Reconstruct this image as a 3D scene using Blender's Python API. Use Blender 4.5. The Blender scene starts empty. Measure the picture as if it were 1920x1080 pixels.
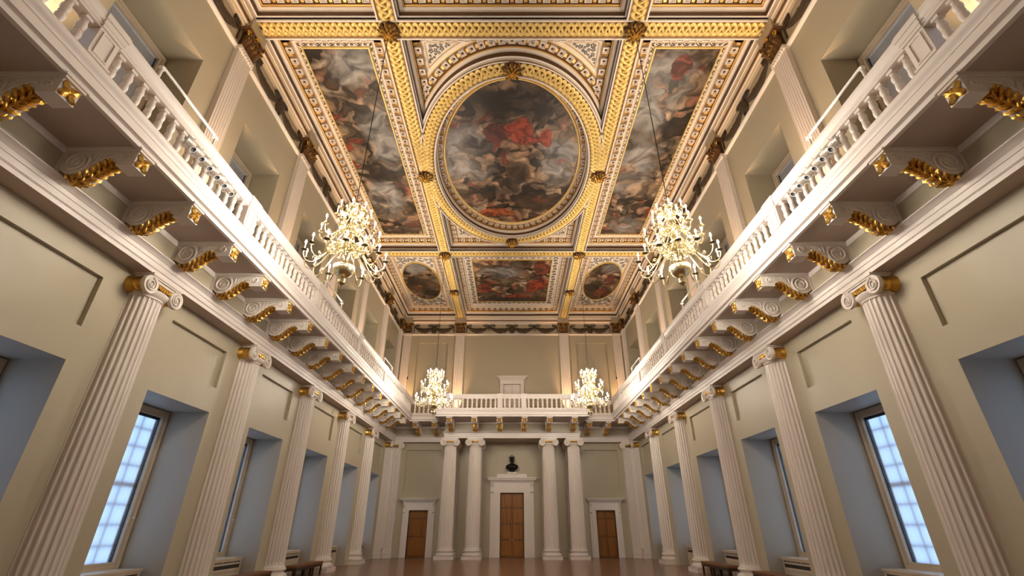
import bpy, bmesh, math, random
from mathutils import Vector, Matrix, Euler
PI = math.pi
sin, cos = math.sin, math.cos
scene = bpy.context.scene
C = scene.collection

# ---------------------------------------------------------------- camera, sky, exposure
cam_data = bpy.data.cameras.new('camera')
cam_data.sensor_width = 36.0
cam_data.lens = 16.22
cam_data.clip_start = 0.05
cam = bpy.data.objects.new('camera', cam_data)
C.objects.link(cam)
cam.location = (0.0, 0.0, 1.82)
cam.rotation_euler = (math.radians(90 + 27.145), 0, 0)
scene.camera = cam

world = bpy.data.worlds.new('sky')
scene.world = world
world.use_nodes = True
bg = world.node_tree.nodes['Background']
bg.inputs[0].default_value = (0.46, 0.67, 1.0, 1)
bg.inputs[1].default_value = 1.5

BULB = 800.0          # emission of every candle bulb
FLOOD = 330.0          # watts of each unseen flood added to brighten the ceiling
UPLIGHT = 230.0       # watts of each gallery uplight
scene.view_settings.view_transform = 'Standard'
scene.view_settings.look = 'None'
scene.view_settings.exposure = 0.2
scene.view_settings.gamma = 1.0
scene.view_settings.use_curve_mapping = False
scene.cycles.max_bounces = 10
scene.cycles.diffuse_bounces = 6
scene.cycles.glossy_bounces = 3
scene.cycles.transmission_bounces = 6
scene.cycles.transparent_max_bounces = 8
scene.cycles.sample_clamp_indirect = 4.0
scene.cycles.use_denoising = True

# ---------------------------------------------------------------- dimensions (metres, floor = 0)
HW = 8.4              # half width of the hall
YN, YE = -0.5, 33.0   # near and far end walls
BAY = 4.62
COLY = [9.44 + BAY*k for k in range(-2, 5)]     # column lines .2 4.82 9.44 ... 27.92
WINY = [2.51 + BAY*k for k in range(7)]         # window bays
Z_ARCH, Z_ARCHT, Z_SOF, Z_GAL = 6.80, 7.22, 7.80, 8.20
Z_RAIL0, Z_RAIL1 = 8.85, 9.12
Z_FR0, Z_FR1, Z_COR = 14.77, 15.55, 16.0
Z_BEAM = 16.05
Z_PAN = 16.72
BEAMX, BEAMW = 3.95, 0.33
BEAMY = [9.44, 23.3]

# ---------------------------------------------------------------- materials
def mat(name, col, rough=0.5, metal=0.0, var=0.06, scale=3.0, bump=0.0, bscale=40.0, emit=None, estr=0, coat=0.0):
    m = bpy.data.materials.new(name); m.use_nodes = True
    nt = m.node_tree; b = nt.nodes['Principled BSDF']
    b.inputs['Roughness'].default_value = rough
    b.inputs['Metallic'].default_value = metal
    if coat: b.inputs['Coat Weight'].default_value = coat
    tc = nt.nodes.new('ShaderNodeTexCoord')
    if var > 0:
        n = nt.nodes.new('ShaderNodeTexNoise'); n.inputs['Scale'].default_value = scale; n.inputs['Detail'].default_value = 4
        r = nt.nodes.new('ShaderNodeMapRange')
        r.inputs['To Min'].default_value = 1 - var; r.inputs['To Max'].default_value = 1 + var
        h = nt.nodes.new('ShaderNodeMix'); h.data_type = 'RGBA'; h.blend_type = 'MULTIPLY'; h.inputs['Factor'].default_value = 1
        h.inputs['A'].default_value = (*col, 1)
        nt.links.new(tc.outputs['Object'], n.inputs['Vector']); nt.links.new(n.outputs['Fac'], r.inputs['Value'])
        nt.links.new(r.outputs['Result'], h.inputs['B']); nt.links.new(h.outputs['Result'], b.inputs['Base Color'])
    else:
        b.inputs['Base Color'].default_value = (*col, 1)
    if bump:
        n2 = nt.nodes.new('ShaderNodeTexNoise'); n2.inputs['Scale'].default_value = bscale; n2.inputs['Detail'].default_value = 5
        bp = nt.nodes.new('ShaderNodeBump'); bp.inputs['Strength'].default_value = bump; bp.inputs['Distance'].default_value = 0.02
        nt.links.new(tc.outputs['Object'], n2.inputs['Vector']); nt.links.new(n2.outputs['Fac'], bp.inputs['Height'])
        nt.links.new(bp.outputs['Normal'], b.inputs['Normal'])
    if emit:
        b.inputs['Emission Color'].default_value = (*emit, 1); b.inputs['Emission Strength'].default_value = estr
    return m

M = {}
M['wall'] = mat('buff_wall_paint', (0.43, 0.38, 0.272), 0.45, var=0.05, scale=0.8, bump=0.04, bscale=6)
M['white'] = mat('off_white_paint', (0.73, 0.67, 0.615), 0.42, var=0.03, scale=4)
M['stone'] = mat('white_column_paint', (0.70, 0.635, 0.57), 0.38, var=0.03, scale=3)
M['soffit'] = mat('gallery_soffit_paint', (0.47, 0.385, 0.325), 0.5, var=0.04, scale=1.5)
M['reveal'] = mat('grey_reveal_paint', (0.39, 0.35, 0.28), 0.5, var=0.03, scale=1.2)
M['gold'] = mat('gilding', (0.70, 0.41, 0.085), 0.30, metal=0.85, var=0.25, scale=22, bump=0.3, bscale=60)
M['gold_beam'] = mat('gilded_guilloche', (0.77, 0.56, 0.20), 0.42, metal=0.4, var=0.18, scale=9, bump=0.3, bscale=50)
M['gold_dark'] = mat('aged_gilding', (0.33, 0.17, 0.055), 0.5, metal=0.3, var=0.3, scale=14, bump=0.3, bscale=50)
M['bronze'] = mat('bronzed_carving', (0.13, 0.062, 0.02), 0.42, metal=0.5, var=0.35, scale=12, bump=0.35, bscale=35)
M['ceil_white'] = mat('ceiling_white_paint', (0.73, 0.67, 0.60), 0.5, var=0.06, scale=5)
M['ceil_gilt'] = mat('ceiling_gilt_line', (0.66, 0.40, 0.12), 0.42, metal=0.4, var=0.2, scale=15)
M['ceil_brown'] = mat('ceiling_brown_band', (0.12, 0.058, 0.024), 0.5, metal=0.15, var=0.35, scale=10, bump=0.3, bscale=30)
M['ceil_mid'] = mat('ceiling_shaded_gilt_ground', (0.30, 0.165, 0.065), 0.45, metal=0.3, var=0.35, scale=12, bump=0.3, bscale=30)  # gilt brown ground, with the shading between the modillions put into its colour
M['scroll'] = mat('dark_scroll_paint', (0.055, 0.034, 0.02), 0.6, var=0.3, scale=20)
M['swag'] = mat('brown_swag_paint', (0.055, 0.032, 0.014), 0.6, var=0.6, scale=14, bump=0.6, bscale=22)
M['frieze'] = mat('frieze_buff_paint', (0.44, 0.36, 0.24), 0.5, var=0.06, scale=3)
M['brass'] = mat('polished_brass', (0.86, 0.76, 0.46), 0.25, metal=1.0, var=0.08, scale=12)
M['brass_dark'] = mat('dark_drip_pan', (0.20, 0.15, 0.07), 0.35, metal=0.8, var=0.1)
M['candle'] = mat('ivory_candle_tube', (0.85, 0.80, 0.66), 0.5, var=0.0)
M['bulb'] = mat('lit_bulb', (1, 0.9, 0.7), 0.3, var=0.0, emit=(1.0, 0.885, 0.755), estr=BULB)
M['cable'] = mat('black_cable', (0.015, 0.013, 0.012), 0.6, var=0.0)
M['black'] = mat('black_plastic', (0.012, 0.012, 0.013), 0.4, var=0.0)
M['bronze_bust'] = mat('black_bronze', (0.012, 0.011, 0.012), 0.28, metal=0.3, var=0.2, scale=8)
M['lens'] = mat('uplight_lens', (1, 0.8, 0.5), 0.3, var=0.0, emit=(1.0, 0.62, 0.30), estr=6)
M['metal_white'] = mat('white_powder_coat', (0.80, 0.79, 0.77), 0.3, var=0.0)
M['frame'] = mat('window_frame_paint', (0.52, 0.43, 0.315), 0.42, var=0.03)
M['grey_metal'] = mat('dark_grey_metal', (0.04, 0.055, 0.075), 0.4, metal=0.5, var=0.0)
M['grille'] = mat('dark_grille', (0.02, 0.016, 0.012), 0.6, var=0.0)
M['blind_closed'] = mat('grey_closed_blind', (0.42, 0.39, 0.36), 0.7, var=0.03)
M['leather'] = mat('brown_leather', (0.17, 0.062, 0.02), 0.4, var=0.15, scale=6, bump=0.1)
M['dark_wood'] = mat('dark_stained_wood', (0.028, 0.014, 0.008), 0.4, var=0.2)

def wood(name, c1, c2, sc=(14, 14, 1.0), rough=0.35):
    m = bpy.data.materials.new(name); m.use_nodes = True; nt = m.node_tree; b = nt.nodes['Principled BSDF']
    tc = nt.nodes.new('ShaderNodeTexCoord'); mp = nt.nodes.new('ShaderNodeMapping'); mp.inputs['Scale'].default_value = sc
    n = nt.nodes.new('ShaderNodeTexNoise'); n.inputs['Scale'].default_value = 1.0; n.inputs['Detail'].default_value = 6; n.inputs['Distortion'].default_value = 0.6
    r = nt.nodes.new('ShaderNodeValToRGB'); r.color_ramp.elements[0].color = (*c1, 1); r.color_ramp.elements[1].color = (*c2, 1)
    r.color_ramp.elements[0].position = 0.3; r.color_ramp.elements[1].position = 0.7
    nt.links.new(tc.outputs['Object'], mp.inputs[0]); nt.links.new(mp.outputs[0], n.inputs['Vector']); nt.links.new(n.outputs['Fac'], r.inputs[0])
    nt.links.new(r.outputs[0], b.inputs['Base Color']); b.inputs['Roughness'].default_value = rough
    return m
M['door'] = wood('oak_door', (0.19, 0.068, 0.009), (0.33, 0.125, 0.018))
M['door_dark'] = wood('oak_door_moulding', (0.13, 0.05, 0.012), (0.22, 0.09, 0.024))

def floor_mat():
    m = bpy.data.materials.new('oak_strip_floor'); m.use_nodes = True; nt = m.node_tree; b = nt.nodes['Principled BSDF']
    tc = nt.nodes.new('ShaderNodeTexCoord'); mp = nt.nodes.new('ShaderNodeMapping'); mp.inputs['Rotation'].default_value = (0, 0, PI/2)
    br = nt.nodes.new('ShaderNodeTexBrick'); br.inputs['Scale'].default_value = 1.0
    br.inputs['Brick Width'].default_value = 1.6; br.inputs['Row Height'].default_value = 0.16; br.inputs['Mortar Size'].default_value = 0.004
    br.inputs['Color1'].default_value = (0.24, 0.115, 0.058, 1); br.inputs['Color2'].default_value = (0.36, 0.19, 0.10, 1); br.inputs['Mortar'].default_value = (0.03, 0.015, 0.008, 1)
    n = nt.nodes.new('ShaderNodeTexNoise'); n.inputs['Scale'].default_value = 2.0; n.inputs['Detail'].default_value = 5
    mx = nt.nodes.new('ShaderNodeMix'); mx.data_type = 'RGBA'; mx.blend_type = 'MULTIPLY'; mx.inputs['Factor'].default_value = 0.5
    nt.links.new(tc.outputs['Object'], mp.inputs[0]); nt.links.new(mp.outputs[0], br.inputs['Vector']); nt.links.new(mp.outputs[0], n.inputs['Vector'])
    nt.links.new(br.outputs['Color'], mx.inputs['A']); nt.links.new(n.outputs['Color'], mx.inputs['B']); nt.links.new(mx.outputs['Result'], b.inputs['Base Color'])
    b.inputs['Roughness'].default_value = 0.22
    return m
M['floor'] = floor_mat()

def glass_mat():
    m = bpy.data.materials.new('window_glass'); m.use_nodes = True; nt = m.node_tree
    for x in list(nt.nodes): nt.nodes.remove(x)
    o = nt.nodes.new('ShaderNodeOutputMaterial'); mx = nt.nodes.new('ShaderNodeMixShader'); mx.inputs[0].default_value = 0.07
    t = nt.nodes.new('ShaderNodeBsdfTransparent'); t.inputs[0].default_value = (0.95, 0.97, 1, 1)
    g = nt.nodes.new('ShaderNodeBsdfGlossy'); g.inputs['Roughness'].default_value = 0.02
    nt.links.new(t.outputs[0], mx.inputs[1]); nt.links.new(g.outputs[0], mx.inputs[2]); nt.links.new(mx.outputs[0], o.inputs[0])
    return m
M['glass'] = glass_mat()
def blind_mat():
    m = bpy.data.materials.new('white_translucent_blind'); m.use_nodes = True; nt = m.node_tree
    for x in list(nt.nodes): nt.nodes.remove(x)
    o = nt.nodes.new('ShaderNodeOutputMaterial'); mx = nt.nodes.new('ShaderNodeMixShader'); mx.inputs[0].default_value = 0.55
    t = nt.nodes.new('ShaderNodeBsdfTransparent'); t.inputs[0].default_value = (0.9, 0.9, 0.9, 1)
    g = nt.nodes.new('ShaderNodeBsdfTranslucent'); g.inputs[0].default_value = (0.97, 0.97, 0.97, 1)
    w = nt.nodes.new('ShaderNodeTexWave'); w.bands_direction = 'Y'; w.inputs['Scale'].default_value = 2.2; w.inputs['Distortion'].default_value = 1.0; w.inputs['Detail Scale'].default_value = 0.3
    tc = nt.nodes.new('ShaderNodeTexCoord'); mr = nt.nodes.new('ShaderNodeMapRange'); mr.inputs['To Min'].default_value = 0.86; mr.inputs['To Max'].default_value = 0.97
    nt.links.new(tc.outputs['Object'], w.inputs['Vector']); nt.links.new(w.outputs['Fac'], mr.inputs['Value']); nt.links.new(mr.outputs['Result'], mx.inputs[0])
    nt.links.new(t.outputs[0], mx.inputs[1]); nt.links.new(g.outputs[0], mx.inputs[2]); nt.links.new(mx.outputs[0], o.inputs[0])
    return m
M['blind'] = blind_mat()

def painting_mat(name, seed, skies=(), darks=(), reds=(), scale=1.0, dark=0.0):
    """Generic baroque-looking canvas: warped cells of flesh, brown and cloth colour shaded like rounded forms, cloud zones, dark zones and drapery patches."""
    m = bpy.data.materials.new(name); m.use_nodes = True; nt = m.node_tree; L = nt.links.new
    b = nt.nodes['Principled BSDF']; b.inputs['Roughness'].default_value = 0.42
    def N(t, **k):
        n = nt.nodes.new(t)
        for kk, v in k.items(): n.inputs[kk.replace('_', ' ')].default_value = v
        return n
    def math_(op, x, y):
        n = nt.nodes.new('ShaderNodeMath'); n.operation = op
        for i, q in enumerate((x, y)):
            if isinstance(q, (int, float)): n.inputs[i].default_value = q
            else: L(q, n.inputs[i])
        return n.outputs[0]
    def vmath(op, x, y, z=None):
        n = nt.nodes.new('ShaderNodeVectorMath'); n.operation = op
        for i, q in enumerate((x, y, z)):
            if q is None: continue
            if isinstance(q, tuple): n.inputs[i].default_value = q
            else: L(q, n.inputs[i])
        return n
    def rng(x, f0, f1, t0, t1):
        n = N('ShaderNodeMapRange'); n.inputs['From Min'].default_value = f0; n.inputs['From Max'].default_value = f1
        n.inputs['To Min'].default_value = t0; n.inputs['To Max'].default_value = t1; L(x, n.inputs['Value']); return n.outputs['Result']
    def mixc(f, x, y, mode='MIX'):
        n = nt.nodes.new('ShaderNodeMix'); n.data_type = 'RGBA'; n.blend_type = mode
        for s_, q in (('Factor', f), ('A', x), ('B', y)):
            if isinstance(q, (int, float)): n.inputs[s_].default_value = q
            elif isinstance(q, tuple): n.inputs[s_].default_value = (*q, 1)
            else: L(q, n.inputs[s_])
        return n.outputs['Result']
    tc = N('ShaderNodeTexCoord'); mp = N('ShaderNodeMapping'); mp.inputs['Location'].default_value = (seed*7.3, seed*3.1, seed*1.7)
    mp.inputs['Scale'].default_value = (scale, scale, 0.0); L(tc.outputs['Object'], mp.inputs[0]); P = mp.outputs[0]
    wa = N('ShaderNodeTexNoise', Scale=0.9, Detail=2.0); L(P, wa.inputs['Vector'])
    wb = N('ShaderNodeTexNoise', Scale=3.5, Detail=3.0); L(P, wb.inputs['Vector'])
    w1 = vmath('MULTIPLY_ADD', wa.outputs['Color'], (1.6, 1.6, 0), P).outputs[0]
    W = vmath('MULTIPLY_ADD', wb.outputs['Color'], (0.28, 0.28, 0), w1).outputs[0]
    def cells(sc, ramp, wv):
        v = N('ShaderNodeTexVoronoi', Scale=sc); v.feature = 'SMOOTH_F1'; v.inputs['Smoothness'].default_value = 0.16; L(wv, v.inputs['Vector'])
        sp = nt.nodes.new('ShaderNodeSeparateColor'); L(v.outputs['Color'], sp.inputs[0])
        r = nt.nodes.new('ShaderNodeValToRGB'); cr = r.color_ramp; cr.interpolation = 'LINEAR'
        cr.elements[0].position, cr.elements[0].color = ramp[0][0], (*ramp[0][1], 1)
        cr.elements[1].position, cr.elements[1].color = ramp[-1][0], (*ramp[-1][1], 1)
        for p_, c_ in ramp[1:-1]: e = cr.elements.new(p_); e.color = (*c_, 1)
        L(sp.outputs[0], r.inputs[0])
        return mixc(1.0, r.outputs[0], rng(v.outputs['Distance'], 0.05, 0.75, 1.25, 0.22), 'MULTIPLY')
    big = cells(0.9, [(0, (0.028, 0.017, 0.010)), (0.34, (0.085, 0.047, 0.026)), (0.58, (0.15, 0.095, 0.05)), (0.74, (0.20, 0.16, 0.11)), (0.84, (0.30, 0.20, 0.12)), (0.93, (0.20, 0.045, 0.025))], W)
    small = cells(2.7, [(0, (0.02, 0.013, 0.008)), (0.26, (0.09, 0.052, 0.03)), (0.40, (0.40, 0.245, 0.145)), (0.60, (0.56, 0.39, 0.26)), (0.70, (0.15, 0.10, 0.06)), (0.84, (0.50, 0.41, 0.31)), (0.95, (0.28, 0.06, 0.03))], W)
    gm = N('ShaderNodeTexNoise', Scale=0.75, Detail=3.0, Distortion=0.6); L(W, gm.inputs['Vector'])
    col = mixc(rng(gm.outputs['Fac'], 0.37+dark, 0.47+dark, 0.0, 1.0), big, small)
    br = N('ShaderNodeTexNoise', Scale=6.0, Detail=4.0); L(W, br.inputs['Vector'])
    col = mixc(1.0, col, rng(br.outputs['Fac'], 0.3, 0.7, 0.65, 1.3), 'MULTIPLY')
    def zone(cx, cy, rx, ry, amp=0.8):
        q = vmath('MULTIPLY_ADD', wa.outputs['Color'], (1.5*amp*rx, 1.5*amp*ry, 0), tc.outputs['Object']).outputs[0]
        q = vmath('MULTIPLY_ADD', wb.outputs['Color'], (0.5*amp*rx, 0.5*amp*ry, 0), q).outputs[0]
        q = vmath('SUBTRACT', q, (cx + 1.0*amp*rx, cy + 1.0*amp*ry, 0)).outputs[0]
        q = vmath('MULTIPLY', q, (1/rx, 1/ry, 0)).outputs[0]
        return vmath('LENGTH', q, None).outputs['Value']
    cn = N('ShaderNodeTexNoise', Scale=1.6, Detail=6.0, Distortion=0.7); L(w1, cn.inputs['Vector'])
    sky = mixc(rng(cn.outputs['Fac'], 0.35, 0.65, 0, 1), (0.085, 0.085, 0.09), (0.43, 0.42, 0.42))
    for z in skies:
        f = math_('MULTIPLY', rng(zone(*z), 0.65, 1.15, 0.95, 0.0), rng(gm.outputs['Fac'], 0.50, 0.58, 1.0, 0.25)); col = mixc(f, col, sky)
    for z in darks:
        f = rng(zone(*z), 0.5, 1.2, 0.88, 0.0); col = mixc(f, col, (0.016, 0.011, 0.009))
    for (cx, cy, rx, ry, c) in reds:
        fw = N('ShaderNodeTexNoise', Scale=2.6, Detail=3.0, Distortion=1.2); L(W, fw.inputs['Vector'])
        sh = mixc(rng(fw.outputs['Fac'], 0.38, 0.62, 0, 1), (c[0]*0.25, c[1]*0.25, c[2]*0.25), c)
        col = mixc(rng(zone(cx, cy, rx, ry, 1.0), 0.88, 1.0, 0.95, 0.0), col, sh)
    col = mixc(1.0, col, (0.84, 0.80, 0.76), 'MULTIPLY')
    L(col, b.inputs['Base Color'])
    return m

# ---------------------------------------------------------------- mesh builder
class MB:
    def __init__(s): s.v = []; s.f = []; s.m = []; s.sm = []
    def face(s, idx, m=0, smooth=False): s.f.append(tuple(idx)); s.m.append(m); s.sm.append(smooth)
    def add(s, verts): k = len(s.v); s.v.extend([tuple(p) for p in verts]); return k
    def box(s, x0, x1, y0, y1, z0, z1, m=0):
        k = s.add([(x0,y0,z0),(x1,y0,z0),(x1,y1,z0),(x0,y1,z0),(x0,y0,z1),(x1,y0,z1),(x1,y1,z1),(x0,y1,z1)])
        for q in ((0,3,2,1),(4,5,6,7),(0,1,5,4),(1,2,6,5),(2,3,7,6),(3,0,4,7)): s.face([k+i for i in q], m)
    def grid(s, rows, m=0, smooth=True, closed=False, flip=False):
        """rows: list of equal-length point lists"""
        n = len(rows[0]); ks = [s.add(r) for r in rows]
        for a, b in zip(ks[:-1], ks[1:]):
            for i in range(n if closed else n-1):
                j = (i+1) % n; q = [a+i, a+j, b+j, b+i]
                s.face(q[::-1] if flip else q, m, smooth)
        return ks
    def lathe(s, prof, seg=16, m=0, cx=0, cy=0, a0=0.0, a1=None, smooth=True, sx=1, sy=1, axis='z', capped=True):
        full = a1 is None; a1 = 2*PI if full else a1
        n = seg if full else seg+1
        rows = []
        for r, z in prof:
            row = []
            for i in range(n):
                a = a0 + (a1-a0)*i/seg
                p = (cx + r*cos(a)*sx, cy + r*sin(a)*sy, z)
                if axis == 'y': p = (p[0], p[2], p[1])
                if axis == 'x': p = (p[2], p[0], p[1])
                row.append(p)
            rows.append(row)
        ks = s.grid(rows, m, smooth, closed=full)
        if capped and full:
            if prof[0][0] > 1e-4: s.face([ks[0]+i for i in range(n)][::-1], m)
            if prof[-1][0] > 1e-4: s.face([ks[-1]+i for i in range(n)], m)
    def tube(s, path, r, seg=6, m=0, smooth=True, cap=True):
        path = [Vector(p) for p in path]; n = len(path); rows = []
        rr = r if isinstance(r, (list, tuple)) else [r]*n
        t0 = (path[1]-path[0]).normalized(); up = Vector((0,0,1)) if abs(t0.z) < 0.9 else Vector((1,0,0))
        nrm = (up - t0*up.dot(t0)).normalized()
        for i in range(n):
            t = (path[min(i+1,n-1)] - path[max(i-1,0)]).normalized()
            nn = nrm - t*nrm.dot(t)
            if nn.length > 1e-5: nrm = nn.normalized()
            bn = t.cross(nrm)
            rows.append([path[i] + (nrm*cos(2*PI*k/seg) + bn*sin(2*PI*k/seg))*rr[i] for k in range(seg)])
        ks = s.grid(rows, m, smooth, closed=True)
        if cap:
            s.face([ks[0]+i for i in range(seg)][::-1], m); s.face([ks[-1]+i for i in range(seg)], m)
    def ribbon(s, path, w, h, m=0, nrm=(0,0,-1)):
        """low ridge strip lying on a plane; path points lie on the plane, nrm points to the viewer side"""
        nrm = Vector(nrm); path = [Vector(p) for p in path]; n = len(path); rows = []
        for i in range(n):
            t = (path[min(i+1,n-1)] - path[max(i-1,0)]).normalized(); sd = t.cross(nrm)
            ww = w*(1.0 if 0 < i < n-1 else 0.4)
            rows.append([path[i]-sd*ww/2, path[i]+nrm*h, path[i]+sd*ww/2])
        s.grid(rows, m, True)
    def prism(s, poly, fn, w0, w1, m=0, smooth=False):
        """poly: 2-D outline; fn(u, v, w) -> xyz; extruded between w0 and w1"""
        n = len(poly); a = s.add([fn(u, v, w0) for u, v in poly]); b = s.add([fn(u, v, w1) for u, v in poly])
        for i in range(n):
            j = (i+1) % n; s.face([a+i, a+j, b+j, b+i], m, smooth)
        s.face([a+i for i in range(n)][::-1], m); s.face([b+i for i in range(n)], m)
    def xform(s, mtx, k0=0):
        for i in range(k0, len(s.v)): s.v[i] = tuple(mtx @ Vector(s.v[i]))
    def mesh(s, name, mats, angle=40, recalc=True):
        me = bpy.data.meshes.new(name)
        me.from_pydata(s.v, [], s.f)
        for x in (mats if isinstance(mats, (list, tuple)) else [mats]): me.materials.append(M[x])
        me.polygons.foreach_set('material_index', s.m)
        me.polygons.foreach_set('use_smooth', s.sm)
        if recalc:
            bm = bmesh.new(); bm.from_mesh(me); bmesh.ops.recalc_face_normals(bm, faces=bm.faces[:]); bm.to_mesh(me); bm.free()
        me.set_sharp_from_angle(angle=math.radians(angle))
        me.update()
        return me
    def build(s, name, mats, parent=None, loc=None, rz=0.0, **k):
        return ob(name, s.mesh(name, mats, **k), parent, loc, rz)

def ob(name, data, parent=None, loc=None, rz=0.0):
    o = bpy.data.objects.new(name, data); C.objects.link(o)
    if parent: o.parent = parent
    if loc: o.location = loc
    if rz: o.rotation_euler = (0, 0, rz)
    return o
def tag(o, label, cat, group=None):
    o['label'] = label; o['category'] = cat
    if group: o['group'] = group
    return o
def struct(o): o['kind'] = 'structure'; return o
def empty(name, loc=(0,0,0), rz=0.0, parent=None):
    return ob(name, None, parent, loc, rz)
def copy_tree(o, parent=None):
    c = o.copy(); C.objects.link(c)
    if parent: c.parent = parent
    for ch in list(o.children): copy_tree(ch, c)
    return c
class Kind:
    """one built thing; the first place() moves the original, later ones copy it with all its parts"""
    def __init__(s, root): s.root = root; s.used = False
    def place(s, loc, rz, label, cat, group=None):
        o = copy_tree(s.root) if s.used else s.root
        s.used = True
        o.location = loc; o.rotation_euler = (0, 0, rz)
        return tag(o, label, cat, group)
ORD = ['first', 'second', 'third', 'fourth', 'fifth', 'sixth', 'seventh', 'eighth', 'ninth', 'tenth', 'eleventh', 'twelfth', 'thirteenth', 'fourteenth',
       'fifteenth', 'sixteenth', 'seventeenth', 'eighteenth', 'nineteenth', 'twentieth', 'twenty-first', 'twenty-second', 'twenty-third', 'twenty-fourth']
SIDES = ((-1, 'left'), (1, 'right'))
def spiral(cx, cy, r0, r1, a0, turns, n):
    return [(cx + (r0+(r1-r0)*i/n)*cos(a0+turns*2*PI*i/n), cy + (r0+(r1-r0)*i/n)*sin(a0+turns*2*PI*i/n)) for i in range(n+1)]
# ================================================================ SETTING
mb = MB(); mb.box(-HW-1.3, HW+1.3, YN, YE+0.3, -0.1, 0.0)
struct(mb.build('floor', 'floor'))

def wall_field(us, vs, depth, fn, mats, matfn):
    """stepped wall: every cell of the grid sits at its own depth (None = open), risers join the steps"""
    mb = MB(); nu, nv = len(us)-1, len(vs)-1
    D = [[depth((us[i]+us[i+1])/2, (vs[j]+vs[j+1])/2) for j in range(nv)] for i in range(nu)]
    def g(i, j): return D[i][j] if 0 <= i < nu and 0 <= j < nv else 'x'
    for i in range(nu):
        for j in range(nv):
            d = D[i][j]
            if d is not None:
                k = mb.add([fn(us[i],vs[j],d), fn(us[i+1],vs[j],d), fn(us[i+1],vs[j+1],d), fn(us[i],vs[j+1],d)])
                mb.face((k,k+1,k+2,k+3), matfn(d, 0))
            for (di, dj) in ((1,0),(0,1)):
                e = g(i+di, j+dj)
                if e == 'x': continue
                a = 1.25 if d is None else d; b = 1.25 if e is None else e
                if abs(a-b) < 1e-6: continue
                if di: p = [(us[i+1],vs[j],a),(us[i+1],vs[j],b),(us[i+1],vs[j+1],b),(us[i+1],vs[j+1],a)]
                else: p = [(us[i],vs[j+1],a),(us[i],vs[j+1],b),(us[i+1],vs[j+1],b),(us[i+1],vs[j+1],a)]
                k = mb.add([fn(*q) for q in p]); mb.face((k,k+1,k+2,k+3), matfn(max(a, b), 1))
    return mb

WH = 1.215   # half width of the window recesses
LW = (0.92, 4.50, 1.10)   # lower window hole z0, z1, half width
UW = (9.3, 12.95, 1.10)
us = sorted({YN, YE} | {round(y+s*d, 3) for y in WINY for s in (-1,1) for d in (WH, 1.10)})
vs = [0, LW[0], LW[1], 4.59, 5.26, 6.34, 8.25, UW[0], UW[1], 13.07, 16.9]
def side_depth(y, z):
    for w in WINY:
        d = abs(y-w)
        if d < WH:
            if z < 4.59: return None if (LW[0] < z < LW[1] and d < LW[2]) else 1.1
            if 5.26 < z < 6.34: return 0.10
            if 8.25 < z < 13.07: return None if (UW[0] < z < UW[1] and d < UW[2]) else 1.0
    return 0.0
for sx, sd in SIDES:
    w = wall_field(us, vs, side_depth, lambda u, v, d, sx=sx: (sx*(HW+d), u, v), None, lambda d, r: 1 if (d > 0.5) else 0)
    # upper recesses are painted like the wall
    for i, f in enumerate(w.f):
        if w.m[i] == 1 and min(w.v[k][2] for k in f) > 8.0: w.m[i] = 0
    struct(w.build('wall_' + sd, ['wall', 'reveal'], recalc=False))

DOORS = [(0.0, 0.77, 3.67), (-6.0, 0.61, 2.64), (6.0, 0.61, 2.64)]
us = sorted({-HW, HW} | {round(d[0]+s*d[1], 3) for d in DOORS for s in (-1,1)} | {-7.13,-4.83,4.83,7.13})
vs = [0, 2.64, 3.67, 3.8, 6.33, 8.6, 14.06, 16.9]
def end_depth(x, z):
    for c, h, t in DOORS:
        if abs(x-c) < h and z < t: return 0.3
    if 4.83 < abs(x) < 7.13:
        if 3.8 < z < 6.33: return 0.11
        if 8.6 < z < 14.06: return 0.12
    return 0.0
w = wall_field(us, vs, end_depth, lambda u, v, d: (u, YE+d, v), None, lambda d, r: 0)
struct(w.build('wall_back', 'wall', recalc=False))
mb = MB(); k = mb.add([(-HW,YN,0),(HW,YN,0),(HW,YN,16.9),(-HW,YN,16.9)]); mb.face((k,k+1,k+2,k+3))
struct(mb.build('wall_front', 'wall', recalc=False))

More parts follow.
